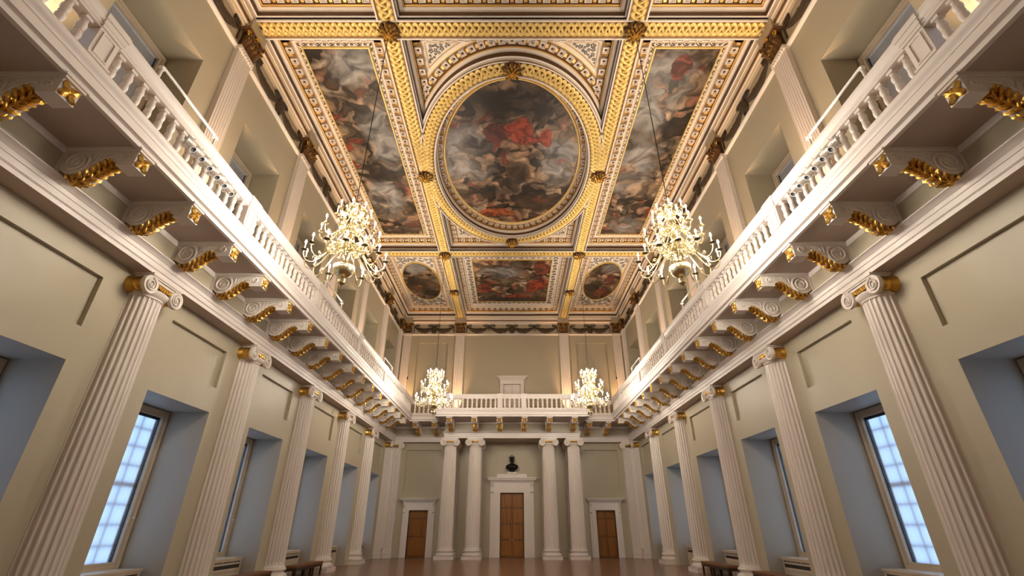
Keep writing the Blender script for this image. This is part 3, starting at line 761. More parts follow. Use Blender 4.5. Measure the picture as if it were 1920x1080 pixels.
for sx, sd in SIDES:
    rz = PI/2 if sx < 0 else -PI/2
    for k, y in enumerate(reversed([v for v in COLY if v > 3])):
        PED.place((sx*BX, y, 0), rz, 'white panelled pedestal in the %s balustrade, %s from the far end' % (sd, ORD[k]), 'pedestal', 'balustrade pedestals along the sides')
    for k, y in enumerate(reversed([v for v in WINY if 2 < v < 28])):
        SB.place((sx*BX, y, 0), rz, 'white balustrade section on the %s gallery, %s from the far end' % (sd, ORD[k+1] if False else ORD[k]), 'balustrade', 'balustrade sections on the side galleries')
SBE = balustrade(2.25, 8)
for sx, sd in SIDES:
    SBE.place((sx*BX, 27.92+0.2+1.125, 0), PI/2 if sx < 0 else -PI/2, 'short white balustrade section where the %s gallery meets the far gallery' % sd, 'balustrade', 'short balustrade sections')
EYC, EYS = GE1+0.11, GE0+0.11
EP = make_pedestal(0.15)
for x, lb in ((-0.75, 'just left of the small upper door'), (0.75, 'just right of the small upper door'), (-3.95, 'inner left one at the end of the projecting middle'), (3.95, 'inner right one at the end of the projecting middle'), (-4.5, 'left corner of the projecting middle'), (4.5, 'right corner of the projecting middle')):
    EP.place((x, EYC, 0), 0, 'white pedestal in the far balustrade, %s' % lb, 'pedestal', 'pedestals of the far balustrade')
EB = balustrade(2.9, 10)
EB.place((-2.35, EYC, 0), 0, 'white balustrade on the far gallery left of the small upper door', 'balustrade', 'long sections of the far balustrade')
EB.place((2.35, EYC, 0), 0, 'white balustrade on the far gallery right of the small upper door', 'balustrade', 'long sections of the far balustrade')
tag(balustrade(1.2, 4).root, 'short white balustrade right in front of the small upper door', 'balustrade').location = (0, EYC, 0)
EG = balustrade(0.25, 1)
for x, sd in ((-4.225, 'left'), (4.225, 'right')): EG.place((x, EYC, 0), 0, 'single white baluster under a rail between the two %s corner pedestals' % sd, 'balustrade', 'one-baluster sections')
ES = balustrade(1.75, 6)
for x, sd in ((-5.63, 'left'), (5.63, 'right')): ES.place((x, EYS, 0), 0, 'set-back white balustrade of the far gallery beside its %s corner' % sd, 'balustrade', 'set-back sections of the far balustrade')

# ---------------------------------------------------------------- floodlights clipped between the balusters, white guard rails
f = MB(); f.box(-0.05, 0.05, -0.05, 0.06, -0.05, 0.09); f.box(-0.008, 0.008, -0.14, 0.05, 0.085, 0.10)
f.box(-0.108, 0.108, 0.062, 0.075, 0.06, 0.085)
f.xform(Matrix.Scale(1.2, 4))
root = f.build('spotlight', 'metal_white')
k = MB(); k.lathe([(0.0,0.12),(0.035,0.12),(0.042,0.1),(0.042,-0.08),(0.055,-0.1),(0.055,-0.125),(0.046,-0.125)], 12, capped=False); k.xform(Matrix.Scale(1.2, 4) @ Matrix.Translation((0,-0.08,-0.05)) @ Matrix.Rotation(-0.75, 4, 'X'))
h = k.build('lamp_head', 'metal_white', root)
k = MB(); k.lathe([(0.0,-0.10),(0.046,-0.10),(0.046,-0.123),(0.0,-0.115)], 12); k.xform(Matrix.Scale(1.2, 4) @ Matrix.Translation((0,-0.08,-0.05)) @ Matrix.Rotation(-0.75, 4, 'X')); k.build('lens', 'black', h)
SP = Kind(root)
step = (BAY-0.40)/15
for sx, sd in SIDES:
    for i in range(6):
        y = 7.13 - (BAY-0.4)/2 + step*(7+i) 
        SP.place((sx*(BX-0.02), y, 8.70), PI/2 if sx < 0 else -PI/2, 'small white spotlight between balusters of the %s gallery, %s in its row from the camera' % (sd, ORD[i]), 'spotlight', 'spotlights in the side balustrades')
gr = MB(); R_ = 0.028
pth = [(-0.9,0,8.85),(-0.9,0,9.72),(-0.88,0,9.75),(0.88,0,9.75),(0.9,0,9.72),(0.9,0,8.85)]
gr.tube(pth, R_, 8)
root = gr.build('guard_rail', 'metal_white')
for x in (-0.9, 0.9):
    for z in (8.90, 9.70): k = MB(); k.box(x-0.045, x+0.045, -0.045, 0.045, z-0.03, z+0.03); k.build('clamp', 'metal_white', root)
GR = Kind(root)
for sx, sd in SIDES:
    for y, w in ((6.93, 'closest to the camera'), (15.78, 'level with the near chandelier'), (24.45, 'closest to the far end')):
        GR.place((sx*(BX+0.16), y, 0), PI/2 if sx < 0 else -PI/2, 'white tubular guard rail standing above the %s balustrade, %s' % (sd, w), 'guard rail', 'guard rails on the galleries')

# ================================================================ UPPER PILASTERS, FESTOONS, UPLIGHTS
def acanthus_capital(w, d, parent):
    c = MB(); z0, z1 = Z_FR0, Z_FR1
    c.box(-w/2+0.04, w/2-0.04, -d, 0, z0, z1-0.08); c.box(-w/2-0.10, w/2+0.10, -d-0.16, 0, z1-0.10, z1)
    for row, (zb, ln, n) in enumerate(((z0, 0.36, 4), (z0+0.2, 0.40, 3))):
        for i in range(n):
            x = -w/2 + w*(i+0.5)/n
            rows = []
            for t in (0, 0.3, 0.6, 0.85, 1.0, 1.08):
                z = zb + ln*min(t, 1.0) - (0.07 if t > 1 else 0); y = -d - 0.03 - 0.19*t**2 - (0.05 if t > 1 else 0)
                hw = w/n*0.5*(0.85+0.3*sin(PI*t*0.8))*(0.5 if t > 0.99 else 1)
                rows.append([(x-hw, y+0.04, z), (x-hw*0.45, y-0.015, z), (x, y+0.012, z), (x+hw*0.45, y-0.015, z), (x+hw, y+0.04, z)])
            c.grid(rows, 0, True)
    cap = c.build('capital', 'bronze', parent, angle=60)
    g = MB()
    for s in (-1, 1):
        for (cx, cz, r) in ((w/2, z1-0.20, 0.11), (0.10, z1-0.17, 0.06)):
            g.tube([(s*cx - s*a, -d-0.12, cz+b) for a, b in spiral(0, 0, r, 0.02, PI/2, -1.6, 18)], 0.024, 6)
        g.tube([(s*0.12, -d-0.03, z0+0.3), (s*0.22, -d-0.06, z0+0.45), (s*w/2, -d-0.11, z1-0.10)], 0.022, 5)
    for i in range(8):
        a = i*PI/4; leaflet(g, Vector((0,-d-0.17,z1-0.08)), Vector((cos(a),0,sin(a))), Vector((-sin(a),0,cos(a))), Vector((0,-1,0)), 0.10, 0.035, 0.03)
    rnd = random.Random(2)
    for i in range(12):
        x = rnd.uniform(-w/2, w/2); z = rnd.uniform(z0+0.12, z1-0.2)
        k = len(g.v); g.lathe([(0,-0.03),(0.022,-0.015),(0.025,0.01),(0,0.035)], 6, cx=x, cy=-d-0.15-0.03*rnd.random()); 
        for q in range(k, len(g.v)): g.v[q] = (g.v[q][0], g.v[q][1], g.v[q][2]+z)
    g.build('gilded_scroll', 'gold', cap, angle=60)
def upper_pilaster(w, d=0.16, n=7):
    r = empty('pilaster'); mb = MB(); strip(mb, w, d, 8.55, 14.62, n, dep=0.03); mb.box(-w/2-0.02, w/2+0.02, -d-0.02, 0, 14.62, 14.68)
    for i in range(n+1):
        x = -w/2 + w*i/n; mb.box(x-0.025, x+0.025, -d-0.05, -d-0.02, 14.62, 14.68)
    mb.box(-w/2-0.03, w/2+0.03, -d-0.05, 0, 14.68, 14.77)
    mb.build('shaft', 'stone', r, angle=30)
    b = MB()
    for e, z0, z1 in ((0.09,8.2,8.35),(0.07,8.36,8.44),(0.03,8.44,8.5),(0.05,8.5,8.55)): b.box(-w/2-e, w/2+e, -d-e, 0, z0, z1)
    b.build('base', 'stone', r); acanthus_capital(w, d, r)
    return Kind(r)
UP = upper_pilaster(0.69); UPC = upper_pilaster(0.58, 0.16, 6)
for sx, sd in SIDES:
    for k, y in enumerate(reversed([v for v in COLY if v > 4])):
        UP.place((sx*(HW-0.004), y, 0.003), PI/2 if sx < 0 else -PI/2, 'upper fluted pilaster with bronzed capital, %s wall, %s from the far corner' % (sd, ORD[k]), 'pilaster', 'upper pilasters on the side walls')
    UPC.place((sx*(HW-0.004), 32.2, 0.003), PI/2 if sx < 0 else -PI/2, 'narrow upper pilaster in the far %s corner on the side wall' % sd, 'pilaster', 'upper corner pilasters')
    UPC.place((sx*7.92, YE-0.004, 0.003), 0, 'narrow upper pilaster in the far %s corner on the end wall' % sd, 'pilaster', 'upper corner pilasters')
    UP.place((sx*3.93, YE-0.004, 0.003), 0, 'upper white fluted pilaster on the end wall %s of the small upper door' % sd, 'pilaster', 'upper pilasters on the end wall')

def swag(mb, x0, x1, zt, sag, y, rnd):
    rows = []; n = 18
    for i in range(n+1):
        t = i/n; x = x0+(x1-x0)*t; zc = zt - sag*(1-(2*t-1)**2); th = 0.045+0.165*sin(PI*t)
        row = []
        for j in range(7):
            a = PI*j/6; q = 1 + rnd.uniform(-0.14, 0.14)
            row.append((x, y - 0.06*sin(a)*q*(0.4+th*5), zc + th*cos(a)*q))
        rows.append(row)
    mb.grid(rows, 0, True)
def bow(mb, x, z, y, _, rnd):
    for s in (-1, 1):
        mb.tube([(x, y-0.03, z), (x+s*0.12, y-0.05, z+0.10), (x+s*0.36, y-0.04, z+0.13), (x+s*0.46, y-0.03, z+0.06), (x+s*0.36, y-0.03, z-0.01), (x+s*0.1, y-0.03, z-0.02), (x, y-0.03, z)], 0.038, 5)
        mb.tube([(x, y-0.03, z), (x+s*0.06, y-0.03, z-0.2), (x+s*0.10, y-0.02, z-0.42)], [0.045, 0.045, 0.02], 5)
def drop(mb, x, z, y, rnd):
    if True:
        rows = []
        for i in range(11):
            t = i/10; w = 0.05 + 0.19*sin(PI*(0.12+0.8*t)); row = []
            for j in range(9):
                a = PI*j/8; q = 1+rnd.uniform(-0.15, 0.15); row.append((x + w*cos(a)*q, y - 0.10*sin(a)*q, z - 0.02 - 0.56*t))
            rows.append(row)
        mb.grid(rows, 0, True)
def make_festoon(L, kinds):
    """kinds: what hangs at each joint between swags"""
    rnd = random.Random(int(L*100)); mb = MB(); n = len(kinds)+1; e = 0.48; w = (L-2*e)/n
    for i in range(n): swag(mb, -L/2+e+w*i, -L/2+e+w*(i+1), 15.33, 0.31, 0, rnd)
    root = mb.build('festoon', 'swag', angle=70)
    for i, kd in enumerate(kinds):
        b = MB(); bow(b, -L/2+e+w*(i+1), 15.39, 0, False, rnd); b.build('ribbon', 'swag', root, angle=70)
        if kd:
            b = MB(); drop(b, -L/2+e+w*(i+1), 15.39, 0, rnd); b.build('mask', 'swag', root, angle=70)
    for s in (-1, 1):
        b = MB()
        x = s*(L/2-e); b.tube([(x, -0.03, 15.37), (x-s*0.12, -0.04, 15.47), (x-s*0.36, -0.04, 15.49), (x-s*0.34, -0.03, 15.38), (x, -0.03, 15.37), (x+s*0.02, -0.03, 14.92)], 0.036, 5)
        b.build('ribbon', 'swag', root, angle=70)
    return Kind(root)
F1 = make_festoon(BAY, (True,))
for sx, sd in SIDES:
    for k, y in enumerate(reversed([v for v in WINY if v > 6])):
        F1.place((sx*8.36, y, 0), PI/2 if sx < 0 else -PI/2, 'brown festoon with ribbons on the %s frieze, %s from the far corner' % (sd, ORD[k]), 'festoon', 'festoons on the side friezes')
F2 = make_festoon(3.95, (True,))
for sx, sd in SIDES: F2.place((sx*5.97, YE-0.04, 0), 0, 'brown festoon on the end wall frieze, %s of the pilasters' % ('left' if sx < 0 else 'right'), 'festoon', 'outer festoons of the end frieze')
F3 = make_festoon(7.86, (False, True, False))
F3.place((0, YE-0.04, 0), 0, 'long brown festoon of four swags over the middle of the end wall', 'festoon')

# warm uplights standing on the gallery floor at the foot of the pilasters
u = MB(); u.box(-0.13, 0.13, -0.07, 0.07, 0.0, 0.05); u.box(-0.15, 0.15, -0.09, 0.09, 0.05, 0.13)
root = u.build('uplight', 'black'); k = MB(); k.box(-0.13, 0.13, -0.07, 0.07, 0.13, 0.135); k.build('lens', 'lens', root)
ld = bpy.data.lights.new('uplight_lamp', 'SPOT'); ld.energy = UPLIGHT*4; ld.color = (1.0, 0.56, 0.27); ld.spot_size = math.radians(46); ld.spot_blend = 1.0; ld.shadow_soft_size = 0.06
lo = ob('lamp', ld, root, (0, 0, 0.19)); lo.rotation_euler = (math.radians(180-12), 0, 0)
UL = Kind(root)
for sx, sd in SIDES:
    for k, y in enumerate(reversed([v for v in COLY if v > -1])):
        UL.place((sx*7.74, y, Z_GAL+0.003), PI/2 if sx < 0 else -PI/2, 'warm uplight at a pilaster foot on the %s gallery, %s from the far end' % (sd, ORD[k]), 'uplight', 'uplights on the galleries')
    UL.place((sx*3.93, 32.36, Z_GAL+0.003), 0, 'warm uplight on the far gallery floor below the %s pilaster' % sd, 'uplight', 'uplights on the far gallery')
    UL.place((sx*7.6, 32.3, Z_GAL+0.003), 0, 'warm uplight on the far gallery floor in the %s corner' % sd, 'uplight', 'uplights on the far gallery')

# floods added out of sight behind the balustrade, one per bay, to brighten the ceiling
u = MB(); u.box(-0.2, 0.2, -0.10, 0.10, 0.0, 0.04); u.box(-0.19, 0.19, -0.09, 0.09, 0.05, 0.16); u.box(-0.03, 0.03, -0.05, 0.05, 0.04, 0.05)
root = u.build('added_flood', 'black'); k = MB(); k.box(-0.17, 0.17, -0.07, 0.07, 0.16, 0.165); k.build('lens', 'lens', root)
ld = bpy.data.lights.new('added_flood_lamp', 'SPOT'); ld.energy = FLOOD*4; ld.color = (1.0, 0.80, 0.58); ld.spot_size = math.radians(82); ld.spot_blend = 1.0; ld.shadow_soft_size = 0.12
lo = ob('lamp', ld, root, (0, 0, 0.30)); lo.rotation_euler = (math.radians(180+20), 0, 0)
FL = Kind(root)
for sx, sd in SIDES:
    for k, y in enumerate(reversed(WINY[:6])):
        FL.place((sx*7.3, y+0.6, Z_GAL+0.003), PI/2 if sx < 0 else -PI/2, 'added ceiling fill flood hidden behind the %s balustrade, %s from the far end' % (sd, ORD[k]), 'added_flood', 'added ceiling floods on the galleries')
# ================================================================ CEILING
mb = MB(); k = mb.add([(-HW-0.1,YN-0.1,16.86),(HW+0.1,YN-0.1,16.86),(HW+0.1,YE+0.1,16.86),(-HW-0.1,YE+0.1,16.86)]); mb.face((k,k+1,k+2,k+3))
CEIL = struct(mb.build('ceiling', 'ceil_white'))

def braid(mb, P, L, m=0, half=0.265):
    """three-strand guilloche laid along P(s) -> (point, side vector) over length L"""
    n = max(2, round(L/0.66)); step = L/n; sub = 12; A = half*0.66; w = half*0.36
    for k in range(3):
        rows = []
        for i in range(n*sub+1):
            s = i*step/sub; ph = 2*PI*(i/sub + k/3)
            c, sd = P(s); off = A*sin(ph); zz = 0.065 + 0.04*cos(2*ph + 0.5)
            sl = 0.75 + 0.25*abs(cos(ph))
            row = []
            for a, h in ((-1, 0.0), (-0.8, 0.7), (0, 1.0), (0.8, 0.7), (1, 0.0)):
                p = c + sd*(off + a*w*sl); row.append((p.x, p.y, p.z - zz*(0.2+0.8*h) ))
            rows.append(row)
        mb.grid(rows, m, True)
def beam(name, x0, x1, y0, y1):
    mb = MB(); mb.box(x0, x1, y0, y1, Z_BEAM, 16.85, 0)
    lx = x1-x0 > y1-y0
    e = 0.05   # white fillets at the edges of the gilded soffit
    if lx: mb.box(x0, x1, y0, y0+e, Z_BEAM-0.07, Z_BEAM, 1); mb.box(x0, x1, y1-e, y1, Z_BEAM-0.07, Z_BEAM, 1)
    else: mb.box(x0, x0+e, y0, y1, Z_BEAM-0.07, Z_BEAM, 1); mb.box(x1-e, x1, y0, y1, Z_BEAM-0.07, Z_BEAM, 1)
    o = mb.build(name, ['gold_dark', 'ceil_white'], CEIL)
    b = MB(); L = (x1-x0) if lx else (y1-y0)
    if lx: braid(b, lambda s: (Vector((x0+s, (y0+y1)/2, Z_BEAM-0.01)), Vector((0,1,0))), L)
    else: braid(b, lambda s: (Vector(((x0+x1)/2, y0+s, Z_BEAM-0.01)), Vector((1,0,0))), L)
    b.build('guilloche', 'gold_beam', o, angle=80)
B = BEAMW
for y in BEAMY: beam('cross_beam', -8.12, 8.12, y-B, y+B)
ylist = [YN+0.28] + BEAMY + [YE-0.28]
for sx in (-1, 1):
    for i, (a, b) in enumerate(zip(ylist[:-1], ylist[1:])):
        beam('long_beam', min(sx*BEAMX-B, sx*BEAMX+B), max(sx*BEAMX-B, sx*BEAMX+B), a+(B if i > 0 else 0), b-(B if i < 2 else 0))

# coffer moulding: (inset, z, material of the strip that follows)
W_, G_, D_, B_ = 0, 1, 2, 3
PROF = [(0.0,16.05,W_),(0.0,16.13,W_),(0.05,16.14,D_),(0.07,16.30,W_),(0.03,16.31,W_),(0.05,16.36,W_),(0.12,16.42,W_),(0.15,16.43,G_),(0.16,16.46,G_),(0.20,16.48,B_),(0.21,16.62,B_),(0.47,16.625,W_),(0.48,16.66,G_),(0.50,16.67,W_),(0.56,16.68,W_),(0.58,16.70,G_),(0.61,16.71,W_),(0.63,16.72,W_)]
def frame_rect(mb, x0, x1, y0, y1, prof):
    ks = [mb.add([(x0+i,y0+i,z),(x1-i,y0+i,z),(x1-i,y1-i,z),(x0+i,y1-i,z)]) for i, z, m in prof]
    for a in range(len(prof)-1):
        for j in range(4):
            q = (j+1) % 4; mb.face((ks[a]+j, ks[a]+q, ks[a+1]+q, ks[a+1]+j), prof[a][2])
def block(mb, c, t, n, w, d):
    """modillion: white coffered block facing down with dark rosette; t along, n across"""
    def P(a, b, z): p = c + t*a + n*b; return (p.x, p.y, z)
    z0, z1 = 16.52, 16.63
    k = mb.add([P(-w,-d,z0),P(w,-d,z0),P(w,d,z0),P(-w,d,z0),P(-w,-d,z1),P(w,-d,z1),P(w,d,z1),P(-w,d,z1)])
    for q in ((0,1,5,4),(1,2,6,5),(2,3,7,6),(3,0,4,7)): mb.face([k+i for i in q], W_)
    a = 0.72; k2 = mb.add([P(-w*a,-d*a,z0),P(w*a,-d*a,z0),P(w*a,d*a,z0),P(-w*a,d*a,z0),P(-w*a,-d*a,z0+0.03),P(w*a,-d*a,z0+0.03),P(w*a,d*a,z0+0.03),P(-w*a,d*a,z0+0.03)])
    for i in range(4):
        j = (i+1) % 4; mb.face((k+i, k+j, k2+j, k2+i), W_); mb.face((k2+i, k2+j, k2+4+j, k2+4+i), G_)
    mb.face((k2+4, k2+5, k2+6, k2+7), W_)
    r = min(w, d)*0.5; ring = mb.add([P(r*cos(2*PI*i/6), r*sin(2*PI*i/6), z0+0.028) for i in range(6)]); top = mb.add([P(0,0,z0-0.012)])
    for i in range(6): mb.face((ring+i, ring+(i+1) % 6, top), D_, True)
def console(mb, c, t, n, w, d):
    k = mb.add([(c+t*a+n*b).to_tuple()[:2] + (z,) for a, b, z in ((-w,-d,16.56),(w,-d,16.56),(w,d,16.60),(-w,d,16.60),(-w,-d,16.63),(w,-d,16.63),(w,d,16.63),(-w,d,16.63))])
    for q in ((0,1,2,3),(0,1,5,4),(1,2,6,5),(2,3,7,6),(3,0,4,7)): mb.face([k+i for i in q], G_)
def blocks_rect(mb, x0, x1, y0, y1, ins=0.34):
    for (ax, ay, bx, by, n) in ((x0,y0,x1,y0,(0,1)),(x0,y1,x1,y1,(0,-1)),(x0,y0,x0,y1,(1,0)),(x1,y0,x1,y1,(-1,0))):
        L = math.hypot(bx-ax, by-ay); t = Vector(((bx-ax)/L, (by-ay)/L, 0)); nn = Vector((n[0], n[1], 0)); cnt = max(1, int((L-2*ins)/0.42)); st = (L-2*ins)/cnt
        for i in range(cnt+1):
            c = Vector((ax, ay, 0)) + t*(ins+st*i) + nn*ins
            if i < cnt or n[0] == 0: block(mb, c, t, nn, 0.115, 0.115)
            if i < cnt: console(mb, c+t*st/2 - nn*0.06, t, nn, 0.05, 0.06)
def frame_ell(mb, cx, cy, prof, n=96, clamp=None):
    """prof: (a, b, z, m)"""
    ks = []
    for a, b, z, m in prof:
        r = []
        for i in range(n):
            x = a*cos(2*PI*i/n); y = b*sin(2*PI*i/n)
            if clamp: x = max(-clamp, min(clamp, x))
            r.append((cx+x, cy+y, z))
        ks.append(mb.add(r))
    for q in range(len(prof)-1):
        for i in range(n):
            j = (i+1) % n; mb.face((ks[q]+i, ks[q]+j, ks[q+1]+j, ks[q+1]+i), prof[q][3], True)
def blocks_ell(mb, cx, cy, a, b, n, skip=None, w=0.115):
    for i in range(n):
        th = 2*PI*(i+0.5)/n; p = Vector((a*cos(th), b*sin(th), 0)); t = Vector((-a*sin(th), b*cos(th), 0)).normalized(); nn = Vector((t.y, -t.x, 0))
        if skip and skip(p.x, p.y): continue
        block(mb, Vector((cx, cy, 0))+p, t, nn, w, w)
        th += PI/n; p = Vector((a*cos(th), b*sin(th), 0)); console(mb, Vector((cx, cy, 0))+p, t, nn, 0.05, 0.06)
# scroll-work ribbons on the white borders
def scroll_run(mb, a, b, w, z, flip=1):
    """running vine with spiral offshoots in a band of width w from a to b"""
    a, b = Vector(a), Vector(b); L = (b-a).length; t = (b-a)/L; n = Vector((-t.y, t.x, 0))*flip
    cnt = max(2, round(L/(w*0.95))); P = L/cnt; A = w*0.30
    pts = [a + t*(L*i/(cnt*8)) + n*(A*sin(PI*i/8)) for i in range(cnt*8+1)]
    def q(p): return (p.x, p.y, z)
    mb.ribbon([q(p) for p in pts], w*0.13, 0.012)
    for i in range(cnt):
        s = 1 if i % 2 == 0 else -1; c = a + t*(P*(i+0.5)) - n*(s*A*0.25)
        sp = spiral(0, 0, w*0.27, w*0.05, PI/2*s, -1.35*s, 16)
        mb.ribbon([q(c + t*u + n*v) for u, v in sp], w*0.13, 0.012)
        k = mb.add([q(c + t*(w*0.085*cos(2*PI*j/6)) + n*(w*0.085*sin(2*PI*j/6))) for j in range(6)]); tp = mb.add([(c.x, c.y, z-0.015)])
        for j in range(6): mb.face((k+j, k+(j+1) % 6, tp), 0, True)
        for g in (0.3, 0.75):     # small leaves
            p = a + t*(P*(i+g)) + n*(s*A*0.95); mb.ribbon([q(p), q(p + n*(s*w*0.07) + t*(w*0.08)), q(p + n*(s*w*0.12) + t*(w*0.2))], w*0.11, 0.010)
def scroll_border(mb, x0, x1, y0, y1, w, z):
    i = w/2; e = w*1.05
    for a, b, f in (((x0+e,y0+i,0),(x1-e,y0+i,0),1), ((x1-e,y1-i,0),(x0+e,y1-i,0),1), ((x0+i,y0+e,0),(x0+i,y1-e,0),-1), ((x1-i,y1-e,0),(x1-i,y0+e,0),-1)): scroll_run(mb, a, b, w, z, f)
    for cx in (x0+i, x1-i):
        for cy in (y0+i, y1-i):
            for k in range(4):
                a = PI/4+k*PI/2; mb.ribbon([(cx, cy, z), (cx+0.55*i*cos(a+0.3), cy+0.55*i*sin(a+0.3), z), (cx+1.15*i*cos(a), cy+1.15*i*sin(a), z)], i*0.7, 0.015)
def scroll_fill(mb, inside, x0, x1, y0, y1, z, seed, r0=0.16, r1=0.30, n=900):
    rnd = random.Random(seed); got = []
    for _ in range(n):
        x, y, r = rnd.uniform(x0, x1), rnd.uniform(y0, y1), rnd.uniform(r0, r1)
        if not all(inside(x+r*cos(k*PI/4), y+r*sin(k*PI/4)) for k in range(8)): continue
        if any(math.hypot(x-a, y-b) < (r+c)*0.92 for a, b, c in got): continue
        got.append((x, y, r)); s = rnd.choice((-1, 1)); a0 = rnd.uniform(0, 6.28)
        mb.ribbon([(px, py, z) for px, py in spiral(x, y, r, r*0.15, a0, 1.5*s, 20)], r*0.34, 0.014)
        for k in range(5):
            a = a0+k*1.25; mb.ribbon([(x+r*0.75*cos(a), y+r*0.75*sin(a), z), (x+r*1.0*cos(a+0.25), y+r*1.0*sin(a+0.25), z), (x+r*1.18*cos(a+0.1), y+r*1.18*sin(a+0.1), z)], r*0.34, 0.012)

def painting(name, m, shape, cx, cy, hx, hy, z, label):
    """canvas with its gilt lip, facing down"""
    mb = MB()
    if shape == 'rect': mb.box(-hx, hx, -hy, hy, 0, 0.03)
    else: mb.lathe([(1, 0), (1, 0.03)], 72, sx=hx, sy=hy)
    o = mb.build(name, m, None, (cx, cy, z))
    f = MB()
    if shape == 'rect':
        e = 0.055
        for x0, x1, y0, y1 in ((-hx-e,-hx,-hy-e,hy+e),(hx,hx+e,-hy-e,hy+e),(-hx,hx,-hy-e,-hy),(-hx,hx,hy,hy+e)): f.box(x0, x1, y0, y1, -0.035, 0.03)
    else:
        frame_ell(f, 0, 0, [(hx+0.08,hy+0.08,0.03,0),(hx+0.08,hy+0.08,-0.02,0),(hx+0.06,hy+0.06,-0.05,0),(hx+0.03,hy+0.03,-0.05,0),(hx,hy,-0.02,0),(hx,hy,0.03,0)], 72)
    f.build('frame', 'gold_beam', o)
    return tag(o, label, 'ceiling painting')
RED = (0.42, 0.07, 0.035); ORG = (0.45, 0.11, 0.03)
M['pa'] = painting_mat('oval_canvas', 1.37, skies=((-2.1,-0.5,1.3,1.7),(2.2,-0.3,1.1,1.6)), darks=((0.1,-3.6,2.8,1.4),), reds=((0.35, -1.9, 0.65, 0.75, RED), (-0.75, -1.75, 0.5, 0.7, (0.15, 0.035, 0.03)), (1.5, -1.6, 0.3, 0.6, RED), (-0.75, 3.75, 1.0, 0.40, ORG)), scale=0.85)
M['pb'] = painting_mat('left_canvas', 3.9, skies=((0.7,-1.5,0.9,1.9),(-0.3,2.6,0.9,1.5),(0.3,-5.2,1.0,1.0)), scale=0.9)
M['pc'] = painting_mat('right_canvas', 5.2, skies=((-0.5,-4.0,1.0,2.2),(-0.6,0.2,1.0,1.8),(0.2,4.8,1.0,0.9)), reds=((0.0, -5.1, 0.35, 0.6, (0.28, 0.08, 0.06)),), scale=0.9)
M['pd'] = painting_mat('end_canvas', 8.1, skies=((-0.6,-1.4,1.3,0.8),), darks=((0,2.6,2.6,0.6),), reds=((1.7, 0.5, 0.75, 0.9, (0.40, 0.06, 0.03)), (-1.9, 0.9, 0.6, 0.8, (0.34, 0.07, 0.04)), (2.0, -1.8, 0.5, 1.0, (0.22, 0.05, 0.03)), (0.5, 2.1, 1.0, 0.35, (0.40, 0.08, 0.03))), scale=0.8, dark=0.04)
M['pe'] = painting_mat('left_oval_canvas', 11.4, skies=((-0.1,-2.0,0.9,0.7),), darks=((0.4,1.7,0.7,1.0),(-0.6,-0.2,0.6,0.8)), scale=0.9, dark=0.07)
M['pf'] = painting_mat('right_oval_canvas', 13.7, skies=((0.3,-1.9,0.7,0.5),), darks=((-0.6,0.6,0.6,1.2),), reds=((0.1, 1.5, 0.5, 0.6, (0.26, 0.07, 0.04)), (0.5, -0.6, 0.35, 0.5, (0.22, 0.05, 0.03))), scale=0.9, dark=0.06)
M['pg'] = painting_mat('near_canvas', 17.1, scale=0.8)

# --- coffers
XI0, XI1 = -BEAMX+B, BEAMX-B           # middle row
XO0, XO1 = BEAMX+B, 8.10               # side rows
YM0, YM1 = BEAMY[0]+B, BEAMY[1]-B
YF0, YF1 = BEAMY[1]+B, YE-0.30
YN0, YN1 = YN+0.30, BEAMY[0]-B
CO = ['ceil_white', 'ceil_gilt', 'ceil_brown', 'ceil_mid']
def coffer(x0, x1, y0, y1, panel=True, skip_blocks=False):
    mb = MB(); frame_rect(mb, x0, x1, y0, y1, PROF)
    blocks_rect(mb, x0, x1, y0, y1)
    if panel:
        i = 0.60; k = mb.add([(x0+i,y0+i,Z_PAN),(x1-i,y0+i,Z_PAN),(x1-i,y1-i,Z_PAN),(x0+i,y1-i,Z_PAN)]); mb.face((k,k+1,k+2,k+3))
    return mb.build('coffer', CO, CEIL, angle=30)
def scroll_part(parent, fn):
    s = MB(); fn(s); return s.build('scroll_border', 'scroll', parent, angle=80)
